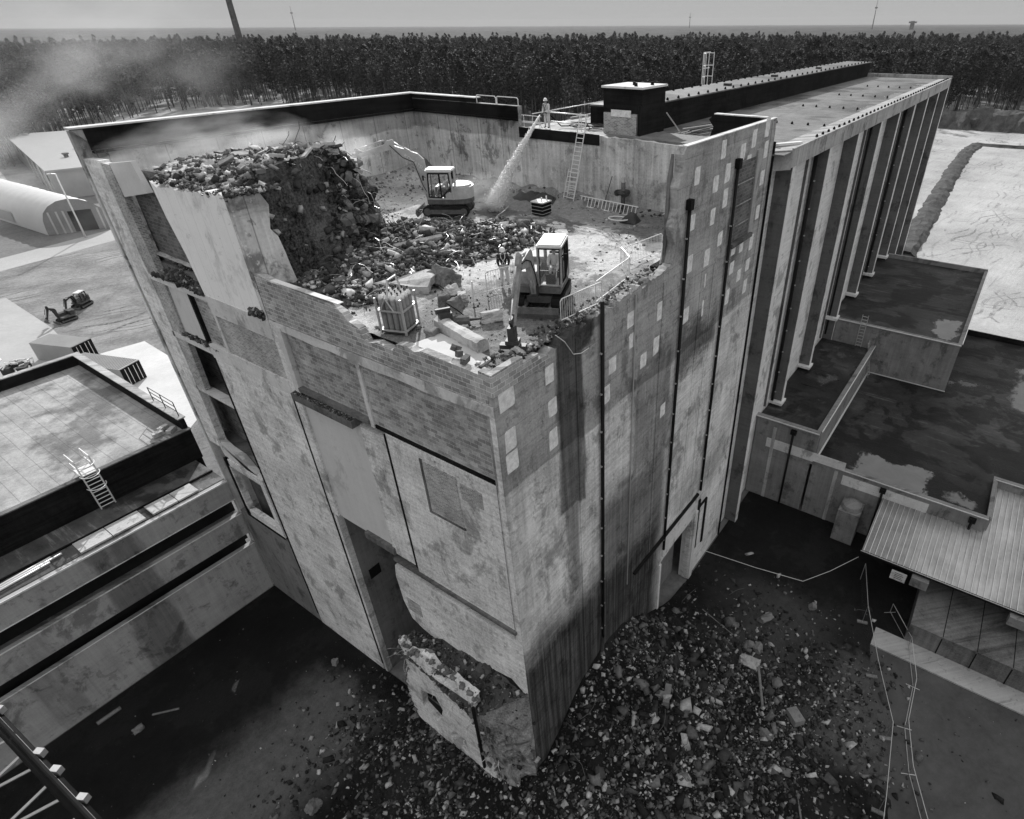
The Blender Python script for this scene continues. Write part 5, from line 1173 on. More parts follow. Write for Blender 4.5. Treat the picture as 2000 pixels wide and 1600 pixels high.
for _ in range(110):
    x, y = rg.uniform(14, 28), rg.uniform(21.5, 31)
    if not inpoly(x, y, PR): continue
    p = Vector((x, y, FL+.2+max(0, hr(x, y)))); d = Vector((rg.uniform(-1, 1), rg.uniform(-1, 1), .3)).normalized(); pts = [p]
    for _k in range(5): d = (d+Vector((rg.uniform(-.5, .5), rg.uniform(-.5, .5), rg.uniform(-.5, .3)))).normalized(); pts.append(pts[-1]+d*rg.uniform(.12, .35)); pts[-1].z = max(pts[-1].z, FL+.1)
    wr.path(pts, .013, 4)
tag(wr.build('twisted_bars', M['metal']), 'thin twisted reinforcing bars sticking out of the pit rubble', 'wire', kind='stuff')
tag(rockfield('ground_rubble', sm, 'rub_gnd', 3), 'thousands of broken bricks and stones strewn over the dark ground below the tower', 'rubble', kind='stuff')
sm = []
for _ in range(800):
    t = rg.random(); y = yb(t)+(22.3-yb(t))*rg.random(); x = X1-.1+(XF-X1)*t; sm.append((x-11.3, y-18, slope(y, t)+.05*rg.random()+.12*mnoise.noise(Vector((x*1.3, y*1.3, 0))), .03+.15*rg.random()**3))
for _ in range(90):
    t = rg.random(); z = rg.random()*(slope(yb(t), t)); ye = float(np.interp(z, [0, 2.2, 3.6, 5.4, 6.6, 9], [14.6, 14.7, 15.2, 15.7, 16.25, 16.25])); sm.append((X1+(XF-X1)*t-.15-11.3, 13.15+(ye-13.15)*(1-t)-.35-18, z, .04+.18*rg.random()**2.5))
o = rockfield('soil_stones', sm, 'rub_face', 13); o.parent = fr; tag(o, kind='stuff')
# the large single pieces one can tell apart
def lump(u, v, s_, label, nm='concrete_lump', z=None, seed=0, mat='slabm', sub=3):
    z = max(0, hh(*onz(u, v, 0).xy)) if z is None else z
    c = onz(u, v, z); rr = random.Random(seed+int(u)); o = MB().rock(c+Vector((0, 0, s_*.3)), s_, rr, sub).build(nm, M[mat]); return tag(o, label, 'concrete piece', 'large loose pieces on the dark ground')
M['lumpd'] = conc('dark_lump_concrete', .10, .26, h=.1, v=.1, b=.8, f=.5, bd=.03)
lump(1495, 1210, .5, 'pale squarish concrete lump alone on the dark ground right of the heap', mat='lumpd')
lump(1587, 1187, .38, 'smooth oblong stone farthest right, beyond the pale squarish lump', mat='lumpd')
lump(1466, 1262, .36, 'left of two oblong stones side by side at the upper edge of the heap', mat='lumpd')
lump(1480, 1268, .36, 'right of two oblong stones side by side at the upper edge of the heap', mat='lumpd')
lump(1462, 1296, .62, 'largest dark boulder at the upper right edge of the heap', mat='rub_dark')
lump(1494, 1440, .42, 'pale rounded lump low on the right side of the heap', mat='lumpd')
lump(1436, 1222, .28, 'small pale lump on bare ground above the heap', mat='lumpd')
lump(271, 1426, .3, 'single pale stone on the black ground at lower left', mat='lumpd', z=0)
lump(614, 1578, .45, 'pale lump at the very bottom edge, on the dusty ground', mat='lumpd', z=0)
lump(655, 1296, .3, 'pair-like pale lump near the foot of the tower left face', mat='lumpd', z=0)
c = onz(1553, 1400, .3); tag(MB().obox(c, (1.1, .75, .5), R(50), .1, .1).build('concrete_block', M['lumpd']), 'squared pale concrete block tilted on the right side of the heap', 'concrete block')
c = onz(1303, 1357, 3.2); tag(MB().obox(c, (1.3, .4, .4), R(20)).obox(c+Vector((-.3, .5, 0)), (.4, 1.0, .38), R(20)).build('bent_block', M['lumpd']), 'dark L-shaped block lying in the middle of the heap', 'concrete block')
def stick(name, p, q, r, label, mat='slabm', cat='pole'):
    return tag(MB().tube(p, q, r, 6).build(name, M[mat]), label, cat)
stick('pole', onz(1480, 1290, .5), onz(1489, 1378, .6), .09, 'grey pole lying down the right side of the heap', 'lumpd')
stick('pole', onz(1090, 1545, 2.2), onz(1185, 1537, 1.6), .08, 'pale broken pole lying across the bottom of the heap', 'lumpd')
stick('pole', onz(1556, 1545, .3), onz(1566, 1610, .3), .06, 'thin pole standing up from the rubble at the bottom edge', 'lumpd')
stick('plank', onz(190, 1414, .06), onz(236, 1382, .06), .14, 'wider of two planks on the black ground at lower left', 'lumpd', 'plank')
stick('plank', onz(298, 1396, .06), onz(350, 1384, .06), .07, 'thinner of two planks on the black ground at lower left', 'lumpd', 'plank')
stick('rod', onz(1372, 1190, 1.5), onz(1432, 1240, .3), .03, 'thin rod slanting over the upper edge of the heap', 'lumpd', 'rod')
tag(MB().box(39.2, 40.3, 11.2, 12.4, -.01, .02).build('ground_pit', M['black']), 'small black square pit in the ground near the tower doorway', 'pit')

# ================================================================ THE CONCRETE BLOCK BEING BROKEN
cb = thing('concrete_mass', 'thick dark mass of reinforced concrete, torn at the right end, on the working floor', 'concrete block', (17.5, 31, 28.6))
tp = [(13.6, 28.4, 32.9), (14.9, 28.1, 33.6), (16.0, 28.2, 33.8), (17.9, 28.7, 33.85), (18.8, 29.0, 33.8), (19.6, 29.2, 33.65), (20.6, 29.6, 32.85), (21.3, 30.0, 31.7), (21.9, 31.0, 30.4), (22.6, 32.0, 29.4)]
bt = [(14.0, 27.7, 28.6), (14.9, 27.7, 28.6), (15.9, 28.0, 28.6), (17.0, 28.3, 28.6), (18.2, 28.6, 28.6), (19.4, 28.9, 28.6), (20.4, 29.3, 28.6), (21.2, 29.8, 28.6), (22.0, 30.9, 28.6), (22.9, 32.2, 28.6)]
def interp(P, t):
    f = t*(len(P)-1); i = min(int(f), len(P)-2); return Vector(P[i]).lerp(Vector(P[i+1]), f-i)
vs = []; NX, NZ = 150, 60
for j in range(NZ+1):
    for i in range(NX+1):
        t = i/NX; h = j/NZ; p = interp(bt, t).lerp(interp(tp, t), h)
        rgh = .12+.75*max(0, t-.55)/.45; nz = mnoise.noise(p*.9)*.8+mnoise.noise(p*2.6)*.55+mnoise.noise(p*6)*.35
        p = p + Vector((.35, -.6, .1))*nz*rgh*(.3+.7*math.sin(math.pi*min(h*1.0, 1)))
        vs.append(p)
MB().add(vs, [(j*(NX+1)+i, j*(NX+1)+i+1, (j+1)*(NX+1)+i+1, (j+1)*(NX+1)+i) for j in range(NZ) for i in range(NX)]).build('broken_face', M['massc'], cb)
bk_ = [(13.2, 33.0, 32.6), (13.3, 35, 32.9), (14.5, 36.4, 33.0), (16.5, 37, 33.0), (18.5, 37, 33.0), (20.4, 36.4, 32.9), (21.8, 35.4, 32.4), (22.6, 34.6, 31.4), (23.0, 33.8, 30.2), (23.2, 33.0, 29.2)]
vs = []; NY = 40
for j in range(NY+1):
    for i in range(NX+1):
        p = interp(tp, i/NX).lerp(interp(bk_, i/NX), j/NY); e = min(1, j/3)
        p = p+Vector((0, 0, (.22*mnoise.noise(p*1.1)+.14*mnoise.noise(p*3.1))*e+.1*e)); vs.append(p)
topo = MB().add(vs, [(j*(NX+1)+i, j*(NX+1)+i+1, (j+1)*(NX+1)+i+1, (j+1)*(NX+1)+i) for j in range(NY) for i in range(NX)]); topo.build('torn_top', M['slabm'], cb)
MB().add(*(lambda P: ([(p[0], p[1], 28.4) for p in P]+[p for p in P], [(i, i+1, len(P)+i+1, len(P)+i) for i in range(len(P)-1)]))([(p[0], p[1], p[2]) for p in bk_])).build('back_face', M['darkc'], cb)
rg = random.Random(21); sm = []
for _ in range(2300):
    t = rg.random(); p = interp(tp, t).lerp(interp(bk_, t), rg.random()**1.6); sm.append((p.x, p.y, p.z+.08+rg.random()*.12, .04+.2*rg.random()**2.6+(.3*rg.random() if rg.random() < .05 else 0)))
L = rootloc(cb)
o = rockfield('loose_debris', [(x-L.x, y-L.y, z-L.z, s_) for x, y, z, s_ in sm], 'rub_top', 5); o.parent = cb; tag(o, kind='stuff')
sm = []
for _ in range(1500):
    t = 1-rg.random()**1.9*.6; h = rg.random(); p = interp(bt, t).lerp(interp(tp, t), h); q = p+Vector((.25, -.45, 0))*rg.uniform(-.1, .8)*max(0, t-.4); sm.append((q.x-L.x, q.y-L.y, q.z-L.z, .04+.2*rg.random()**2.6))
for _ in range(60):
    t = rg.uniform(.05, .7); p = interp(bt, t).lerp(interp(tp, t), rg.random()**.8); sm.append((p.x-L.x, p.y-L.y-.1, p.z-L.z, rg.uniform(.1, .26)))
o = rockfield('embedded_stones', sm, 'rub_face', 6); o.parent = cb; tag(o, kind='stuff')
for k in range(78):
    t = rg.uniform(.35, 1) if k < 58 else rg.uniform(0, .5); h = rg.uniform(.35, 1.0) if k < 46 else 1.0
    p = interp(bt, t).lerp(interp(tp, t), h) if k < 58 else interp(tp, t).lerp(interp(bk_, t), rg.random()*.5)
    d = Vector((rg.uniform(0, .9), rg.uniform(-.9, .2), rg.uniform(-.2, .9))).normalized(); pts = [p]
    for _ in range(rg.randint(4, 7)):
        d = (d+Vector((rg.uniform(-.5, .5), rg.uniform(-.5, .5), rg.uniform(-.75, .35)))).normalized(); pts.append(pts[-1]+d*rg.uniform(.14, .34))
    MB().path(pts, .014, 4).build('rebar_strand', M['metal'] if k % 3 == 0 else M['dark'], cb)
for k in range(46):
    t = rg.uniform(.1, .95); p = interp(tp, t).lerp(interp(bk_, t), rg.random()**2*.5)
    MB().obox(p+Vector((0, 0, rg.uniform(.0, .3))), (rg.uniform(.4, 1.1), rg.uniform(.3, .8), rg.uniform(.08, .22)), rg.random()*6.3, rg.uniform(-.5, .5), rg.uniform(-.5, .5)).build('loose_slab', M['slabm' if k % 3 else 'lumpd'], cb)
for k in range(40):
    t = rg.uniform(.5, 1); h = rg.uniform(.25, 1); p = interp(bt, t).lerp(interp(tp, t), h)+Vector((.2, -.35, 0))*rg.random()
    MB().rock(p, rg.uniform(.22, .5), rg, 1).build('hanging_chunk', M['massc' if k % 2 else 'lumpd'], cb)
# thin ledge line of the old slab on the rear wall
MB().box(16.5, 24.5, 40.4, 41.2, 31.9, 32.1).build('slab_ledge', M['slabm'], cb)
# rubble crest on the standing wall
sm = []
for _ in range(420):
    y = rg.uniform(27.3, 34); sm.append((XF+rg.uniform(-.05, .55)-XF, y-YF, 32.85+rg.random()*.22, .04+.13*rg.random()**2))
for _ in range(260):
    sm.append((rg.uniform(0, 2.3), 27.4-YF+rg.uniform(-.2, .25), 33.0+rg.random()*.2, .05+.13*rg.random()**2))
o = rockfield('wall_crest_debris', sm, 'rub_top', 7); o.parent = tw; tag(o, kind='stuff')

# ================================================================ THINGS ON THE WORKING FLOOR
FZ = FL+.04
t = thing('broken_slab', 'large bright tilted floor slab with a thick broken end, in the middle of the floor', 'concrete slab', (18, 22.2, FZ))
P4 = [onz(762, 554, FZ+.1), onz(790, 540, FZ+.35), onz(832, 528, FZ+.55), onz(862, 530, FZ+.6), onz(842, 545, FZ+.55), onz(836, 562, FZ+.3), onz(800, 562, FZ+.2)]
MB().add([p+Vector((0, 0, .05)) for p in P4]+[p-Vector((0, 0, .3)) for p in P4], [tuple(range(7))[::-1], tuple(range(7, 14))]+[(i, (i+1) % 7, 7+(i+1) % 7, 7+i) for i in range(7)]).build('slab', M['slabm'], t)
MB().rock(onz(868, 545, FZ+.3), .85, random.Random(4), 3).build('broken_end', M['lumpd'], t)
MB().path([onz(858, 560, FZ+.1), onz(866, 566, FZ+.1), onz(872, 571, FZ+.05)], .03).build('rebar_strand', M['metal'], t)
t = thing('fallen_beam', 'thick broken concrete beam lying just behind the block parapet', 'concrete beam', (14.4, 16, FZ))
bp_ = [Vector((15.0, 18.0, FZ)), Vector((14.7, 16.9, FZ)), Vector((14.5, 15.9, FZ)), Vector((14.3, 14.9, FZ))]
vs = [];
for i in range(31):
    p = interp(bp_, i/30); w = .3+.06*mnoise.noise(p*1.3); h = .5+.12*mnoise.noise(p*1.9)
    for dx, dz in ((-w, 0), (-w, h*.9), (-w*.4, h), (w*.5, h*.95), (w, h*.6), (w, 0)): vs.append(p+Vector((dx+.05*mnoise.noise(p*4+Vector((dz*5, 0, 0))), 0, dz)))
MB().add(vs, [(i*6+k, i*6+k+1, (i+1)*6+k+1, (i+1)*6+k) for i in range(30) for k in range(5)]+[tuple(range(6)), tuple(range(180, 186))[::-1]]).build('beam_body', M['slabm'], t)
tag(MB().prism([(13.15, 14.2), (14.0, 14.2), (14.45, 17.4), (13.15, 17.6)], 'z', FL, FL+.1).build('screed_strip', M['pad']), 'bright flat strip of screed between the fallen beam and the block parapet', 'screed')
for i, (x, y, rzz, lb) in enumerate(((13.0, 14.55, .3, 'loose grey block standing on the parapet, nearest the corner'), (13.15, 15.0, 1.1, 'loose grey block tilted on the parapet, middle of three'), (13.35, 15.35, .2, 'loose grey block flat on the parapet, farthest from the corner'))):
    tag(MB().obox((x, y, 28.98+.04*i), (.4, .2, .24), rzz, .3*i, .2).build('loose_block', M['brickd']), lb, 'block', 'loose blocks on the parapet')
# gas cylinder rack
rk = thing('cylinder_rack', 'steel lifting rack packed with gas cylinders beside the block parapet', 'rack', (13.95, 19.15, FZ), R(20))
cx_, cy_ = 13.95, 19.15; rM = Matrix.Rotation(R(20), 3, 'Z')
def rp_(x, y, z): return Vector((cx_+x, cy_+y, FZ+z))
b = MB()
for x, y in ((-.55, -.55), (.55, -.55), (.55, .55), (-.55, .55)): b.obox(rp_(x, y, .75), (.07, .07, 1.5))
for z in (.12, .95):
    b.box(cx_-.58, cx_+.58, cy_-.58, cy_-.52, FZ+z, FZ+z+.06).box(cx_-.58, cx_+.58, cy_+.52, cy_+.58, FZ+z, FZ+z+.06).box(cx_-.58, cx_-.52, cy_-.52, cy_+.52, FZ+z, FZ+z+.06).box(cx_+.52, cx_+.58, cy_-.52, cy_+.52, FZ+z, FZ+z+.06)
b.tube(rp_(-.55, -.2, .95), rp_(-.55, .1, 1.5), .03).tube(rp_(-.55, .4, .95), rp_(-.55, .1, 1.5), .03)
b.tube(rp_(-.55, 0, 1.5), rp_(-.3, 0, 2.15), .04).tube(rp_(.55, 0, 1.5), rp_(.3, 0, 2.15), .04).tube(rp_(-.3, 0, 2.15), rp_(.3, 0, 2.15), .045)
b.build('frame', M['metal'], rk)
MB().box(cx_-.56, cx_+.56, cy_-.56, cy_+.56, FZ+.05, FZ+.1).build('base_plate', M['dark'], rk)
MB().path([rp_(.5, .5, 1.2), rp_(.9, .9, 1.0), rp_(.95, 1.0, .5), rp_(.6, .7, .2)], .012).build('hose', M['black'], rk)
cy0 = None
for i in range(4):
    for j in range(4):
        v = rM @ Vector((-.38+.253*i, -.38+.253*j, 0)); loc = Vector((cx_, cy_, FZ+.11))+v
        if cy0 is None:
            cy0 = thing('gas_cylinder', 'tall grey gas cylinder with a pale shoulder, packed in the lifting rack', 'gas cylinder', (0, 0, 0), 0, 'gas cylinders in the lifting rack')
            MB().lathe((0, 0, 0), [(.10, 0), (.115, .03), (.115, 1.28)], 12).build('cylinder_body', M['grey'], cy0, True)
            MB().lathe((0, 0, 0), [(.115, 1.28), (.105, 1.38), (.06, 1.46), (.03, 1.49)], 12).build('shoulder', M['paintw'], cy0, True)
            MB().lathe((0, 0, 0), [(.02, 1.49), (.02, 1.56), (.04, 1.57), (.04, 1.61)], 8).build('valve', M['black'], cy0)
            cy0.location = loc
        else: dup(cy0, loc, rg.random()*6)
# demolition attachment lying on the floor
t = thing('breaker_attachment', 'dark hydraulic breaker attachment lying on the floor behind the beam', 'breaker', (15.3, 17.4, FZ))
MB().obox((15.05, 17.65, FZ+.35), (.5, .5, .7), R(-30)).obox((15.0, 17.7, FZ+.75), (.6, .12, .2), R(-30)).build('mounting_head', M['dark'], t)
MB().tube((15.1, 17.55, FZ+.3), (15.75, 17.05, FZ+.25), .2, 8).build('breaker_body', M['muddy'], t); MB().tube((15.7, 17.1, FZ+.25), (16.2, 16.75, FZ+.2), .08, 8, .04).build('chisel', M['dark'], t)
MB().path([(15.1, 17.6, FZ+.8), (15.4, 17.9, FZ+.9), (15.6, 17.5, FZ+.6), (15.8, 17.3, FZ+.3)], .025).build('hose', M['black'], t)
for i, (u, v, s_, lb) in enumerate(((882, 578, .42, 'pointed dark concrete lump standing beside the white stake'), (868, 592, .36, 'pale flat-topped lump in front of the pointed one'), (905, 585, .3, 'lump with loops of wire left of the low barrier'), (890, 600, .38, 'smooth slab piece lying left of the white stake'), (960, 625, .4, 'long pale lump lying between breaker and excavator arm'), (845, 655, .33, 'lump beside the base of the cylinder rack'), (968, 468, .3, 'round dark lump at the right edge of the rubble spread'), (985, 478, .25, 'small lump on the pale floor right of the rubble spread'), (1013, 690, .32, 'dark ring-like lump at the broken edge near the arm'))):
    c = onz(u, v, FZ); tag(MB().rock(c+Vector((0, 0, s_*.35)), s_, random.Random(i+40), 3).build('concrete_lump', M['lumpd' if i % 2 else 'slabm']), lb, 'concrete piece', 'large pieces on the working floor')
stick('stake', onz(925, 592, FZ), onz(929, 560, FZ)+Vector((0, 0, .0)) if False else onz(925, 592, FZ)+Vector((.05, 0, 1.0)), .04, 'white wooden stake upright among the lumps', 'white_p', 'stake')
for i, (a, b_, lb) in enumerate((((655, 562), (672, 548), 'left pale lath lying on the rubble behind the parapet'), ((632, 570), (640, 560), 'shortest pale lath lying on the rubble'), ((770, 482), (862, 462), 'long pale beam half buried in the rubble spread'))):
    tag(MB().tube(onz(*a, FZ+.45), onz(*b_, FZ+.45), (.05, .05, .16)[i], 6).build('lath' if i < 2 else 'buried_beam', M['slabm']), lb, 'lath' if i < 2 else 'beam')
# crate, standpipe, hose, sheets, ladders
t = thing('wire_crate', 'small dark wire crate with a white lid on the shaded floor', 'crate', (30.9, 25.25, FZ))
MB().box(30.4, 31.3, 24.8, 25.7, FZ+.05, FZ+.82).build('body', M['black'], t)
b = MB()
for k in range(4): b.obox((30.85, 25.25, FZ+.15+k*.22), (.96, .96, .03))
b.build('cage_band', M['metal'], t); MB().box(30.36, 31.34, 24.76, 25.74, FZ+.82, FZ+.88).build('lid', M['paintw'], t)
for x in (30.6, 31.1): MB().tube((x, 25, FZ+.88), (x, 25, FZ+1.15), .04).build('handle', M['paintw'], t)
t = thing('standpipe', 'rusty standpipe with a big flange wheel against the back wall', 'pipe', (34.7, 21.4, FZ))
MB().tube((34.7, 21.4, FZ), (34.7, 21.4, FZ+1.75), .14, 10).build('pipe', M['muddy'], t, True); MB().lathe((34.7, 21.4, FZ+1.1), [(.42, -.1), (.48, 0), (.42, .14)], 14).build('flange', M['dark'], t); MB().lathe((34.7, 21.4, FZ+1.75), [(.12, 0), (.12, .3)], 8).build('cap', M['metal'], t)
for k in (-1, 1): MB().lathe((34.5, 21.4+.32*k, FZ+1.1), [(.2, -.12), (.2, .12)], 10, 'x').build('wheel', M['dark'], t)
stick('rod', (34.4, 22.8, FZ), (34.9, 22.4, FZ+2.0), .025, 'thin dark rod leaning on the back wall left of the standpipe', 'dark', 'rod')
tag(MB().path([(32.4+.6*math.cos(a*.35), 20.2+.75*math.sin(a*.35), FZ+.06+.01*a) for a in range(16)], .045, 6).build('hose', M['white_p']), 'curl of white hose on the floor beside a dark heap', 'hose')
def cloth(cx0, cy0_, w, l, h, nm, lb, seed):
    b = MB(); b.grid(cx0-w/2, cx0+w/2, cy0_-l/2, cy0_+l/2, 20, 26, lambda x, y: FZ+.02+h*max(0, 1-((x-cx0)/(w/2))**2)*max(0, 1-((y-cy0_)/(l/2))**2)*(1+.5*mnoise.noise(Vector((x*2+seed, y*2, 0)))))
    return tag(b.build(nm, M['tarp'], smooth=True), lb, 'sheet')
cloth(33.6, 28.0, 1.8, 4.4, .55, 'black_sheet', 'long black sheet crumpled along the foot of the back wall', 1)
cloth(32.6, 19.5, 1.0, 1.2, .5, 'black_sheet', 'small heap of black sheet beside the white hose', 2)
lt = onx(1162, 222, 35.05)
ladder('leaning_ladder', 'long pale ladder leaning from the working floor up to the roof edge', (33.95, 25.3, FZ), (35.12, 24.75, 34.2), .62, (0.1, 1, 0), .27, 'alu', r=.026)
MB_ = ladder('ladder_extension', 'flared lower section clipped to the long leaning ladder', (33.8, 25.35, FZ), (34.35, 25.1, FZ+2.2), .95, (0.1, 1, 0), .3, 'alu', r=.02)
ladder('lying_ladder', 'pale ladder lying on its side along the foot of the back wall', (34.2, 24.6, FZ+.3), (33.7, 19.7, FZ+.3), .62, (.45, 0, 1), .3, 'alu', r=.026)
ladder('short_ladder', 'short pale ladder leaning at the end of the barriers by the tall wall', (26.6, 13.9, FZ), (26.9, 13.75, FZ+2.3), .45, (.9, -.45, 0), .3, 'alu', r=.026)
# pedestrian barriers
def barrier(loc, ang, length, label):
    t = thing('crowd_barrier', label, 'barrier', (0, 0, 0), 0, 'pedestrian barriers on the working floor')
    h0, h1 = .16, 1.08; cr = .1
    MB().path([(0, 0, h0), (0, 0, h1-cr), (cr, 0, h1), (length-cr, 0, h1), (length, 0, h1-cr), (length, 0, h0), (0, 0, h0)], .024, 6).build('frame', M['alu'], t)
    n = int(length/.13); b = MB()
    b0 = MB().tube((length/n, 0, h0), (length/n, 0, h1), .009, 5).build('bar', M['alu'], t)
    for k in range(2, n):
        o = b0.copy(); COL.objects.link(o); o.parent = t; o.location = ((k-1)*length/n, 0, 0)
    for x in (.35, length-.35): MB().path([(x, -.3, 0), (x, 0, h0+.02), (x, .3, 0)], .02, 5).build('foot', M['alu'], t)
    t.location = loc; t.rotation_euler = (0, 0, ang); return t
def bar2(a, b_, lb):
    a = Vector(a); b_ = Vector(b_); d = b_-a; return barrier((a.x, a.y, FZ), math.atan2(d.y, d.x), d.length, lb)
bar2((17.9, 13.95), (20.5, 13.65), 'crowd barrier nearest the broken corner, in front of the near excavator tracks')
bar2((20.3, 13.85), (23.9, 14.3), 'long crowd barrier along the broken edge beside the near excavator')
bar2((23.9, 14.3), (25.0, 15.5), 'crowd barrier set at an angle between the two along the edge')
bar2((25.0, 15.3), (28.2, 14.9), 'farthest crowd barrier, ending at the short ladder by the tall wall')
bar2((18.6, 18.7), (21.3, 17.9), 'crowd barrier in front of the standing worker')
# rails on the roof edge and on the rear wall
t = thing('roof_rail', 'white tubular guard rail along the roof edge beside the spraying worker', 'railing', (35.4, 26, 33))
for z in (34.05, 33.5): MB().tube((35.45, 28.1, z), (35.5, 25.0, z), .04, 8).build('rail', M['alu'], t, True)
for y in (27.9, 25.25, 24.9): MB().tube((35.5, y, 33), (35.5, y, 34.05), .03, 6).build('post', M['alu'], t)
t = thing('roof_rail', 'long white guard rail with dark clamps along the far edge of the hall roof', 'railing', (36, 30.1, 33))
MB().tube((36.2, 30.0, 33.75), (51, 29.9, 33.85), .035, 8).build('rail', M['alu'], t, True)
for x in (37, 40, 43, 46, 49): MB().tube((x, 30, 32.9), (x, 30, 33.9), .03, 6).build('post', M['dark'], t)
t = thing('roof_rail', 'low double rail left of the spraying worker', 'railing', (35.4, 29.5, 33))
for z in (33.25, 33.7): MB().tube((35.4, 30.3, z+.05), (35.6, 28.7, z), .03, 6).build('rail', M['alu'], t)
for y in (30.2, 29.4, 28.8): MB().tube((35.5, y, 32.95), (35.5, y, 33.7), .025, 6).build('post', M['alu'], t)
t = thing('roof_rail', 'pair of framed guard rails set in the gap of the rear parapet', 'railing', (35.3, 32.5, 34))
for y0, y1 in ((34.35, 32.5), (32.4, 30.45)): MB().path([(35.3, y0, 34.3), (35.3, y0, 34.75), (35.3, y0-.1, 34.8), (35.3, y1+.1, 34.8), (35.3, y1, 34.7), (35.3, y1, 34.3)], .035, 6).build('frame', M['alu'], t)
t = thing('cable_coil', 'tangle of cables and laths on the roof beside the leaning ladder', 'cables', (37.2, 26, 33))
for k in range(6): MB().path([(37.2+rg.uniform(-.6, .6), 27.2-i*.5, 33.02+.05*k+.1*rg.random()) for i in range(6)], .03, 5).build('cable', M['black'], t)
t = thing('steel_offcuts', 'pile of steel offcuts on the hall roof behind the penthouse', 'scrap', (42, 20.5, 32.3))
for k in range(14):
    x = rg.uniform(40, 43); MB().tube((x, 20+rg.random()*1.2, 32.4+.03*k), (x+rg.uniform(2, 5), 19.2+rg.random()*1.2, 32.4+.03*k), .04, 5).build('offcut', M['dark' if k % 2 else 'metal'], t)
MB().tube((41.5, 20.8, 32.5), (39.8, 21.2, 34), .05, 5).build('offcut', M['metal'], t)
p = [ony(1085, 655, YF-.06), ony(1103, 668, YF-.1), ony(1120, 692, YF-.1), ony(1135, 690, YF-.1), ony(1150, 680, YF-.06)]
tag(MB().path(p, .02, 5).build('loose_cable', M['alu']), 'white loose cable hanging over the top of the side wall', 'cable')
# spray nozzle, hose of the worker
t = thing('fire_hose', 'dark fire hose running from the nozzle back over the roof', 'hose', (35.9, 28.4, 33))
MB().path([(35.5, 28.4, 34.0), (35.8, 28.35, 33.95), (36.2, 28.1, 33.6), (36.5, 27.7, 33.1), (37.4, 27, 33.05), (38.4, 27.3, 33.05), (39.3, 26.6, 33.05)], .04, 6).build('hose', M['black'], t)
MB().tube((35.55, 28.4, 34.0), (35.15, 28.42, 33.85), .05, 8, .03).build('nozzle', M['dark'], t)

# ================================================================ YARD THINGS
def mesh_fence(a, b_, label, foot=True):
    a = Vector((*a, 0)); b_ = Vector((*b_, 0)); d = b_-a; n = d.normalized()
    t = thing('fence_panel', label, 'fence', tuple(a), 0, 'temporary fence panels in the yard')
    MB().path([a+Vector((0, 0, .1)), a+Vector((0, 0, 2)), b_+Vector((0, 0, 2)), b_+Vector((0, 0, .1))], .022, 6).build('frame', M['metal'], t)
    bb = MB(); k = int(d.length/.22)
    for i in range(1, k): p = a+d*(i/k); bb.tube(p+Vector((0, 0, .15)), p+Vector((0, 0, 2)), .004, 3)
    for i in range(1, 5): bb.tube(a+Vector((0, 0, .2+i*.38)), b_+Vector((0, 0, .2+i*.38)), .004, 3)
    bb.build('wire_mesh', M['dark'], t)
    if foot:
        s_ = Vector((-n.y, n.x, 0))
        MB().obox(b_+Vector((0, 0, .08)), (.22, .75, .14), math.atan2(n.y, n.x)).build('concrete_foot', M['lumpd'], t)
F1 = [(40.3, .9), (36.0, -.3), (31.6, -2.0), (27.5, -3.8), (22.7, -4.4), (18.5, -4.8)]
lb = ['fence panel nearest the canopy corner', 'second fence panel from the canopy, crossing the pale kerb', 'third fence panel from the canopy along the gravel edge', 'fourth fence panel from the canopy, near the bottom of the picture', 'fence panel leaving the bottom edge of the picture']
for i in range(5): mesh_fence(F1[i], F1[i+1], lb[i])
F2 = [(38.2, -1.9), (35.7, -3.7), (32.4, -4.6), (28.95, -4.7), (26.0, -5.5), (23.2, -6.8)]
lb = ['low barrier rail at the dock corner, nearest the canopy', 'low barrier rail second from the dock corner', 'low barrier rail in the middle of the line', 'low barrier rail second from the bottom edge', 'low barrier rail leaving the bottom edge']
for i in range(5):
    a = Vector((*F2[i], 0)); b_ = Vector((*F2[i+1], 0)); t = thing('barrier_rail', lb[i], 'barrier', tuple(a), 0, 'low barrier rails across the apron')
    MB().path([a, a+Vector((0, 0, 1.05)), b_+Vector((0, 0, 1.05)), b_], .024, 6).build('frame', M['metal'], t); MB().tube(a+Vector((0, 0, .12)), b_+Vector((0, 0, .12)), .02, 5).build('lower_rail', M['metal'], t)
    n = (b_-a).normalized(); MB().tube(a+Vector((-n.y, n.x, .05))*.45, a+Vector((n.y, -n.x, .05))*.45, .025, 5).build('foot', M['metal'], t)
tp_ = [Vector((35.2, 13.0, 1.0)), Vector((36.3, 8.6, .5)), Vector((37.3, 4.8, .25)), Vector((39.2, 3.2, .7)), Vector((41.6, 1.6, 1.2))]
tag(MB().path(tp_, .022, 4).build('barrier_tape', M['alu']), 'striped barrier tape sagging between the tower doorway and the canopy corner', 'tape')
t = thing('notice_board', 'pale notice board hanging under the canopy edge', 'sign', (39.3, -1.2, 3))
MB().box(39.15, 39.2, -2.1, -1.0, 2.6, 3.5).build('board', M['bandc'], t)
b = MB()
for k in range(4): b.box(39.13, 39.15, -1.9+.1*(k % 2), -1.25, 2.8+.17*k, 2.84+.17*k)
b.build('text_line', M['dark'], t)
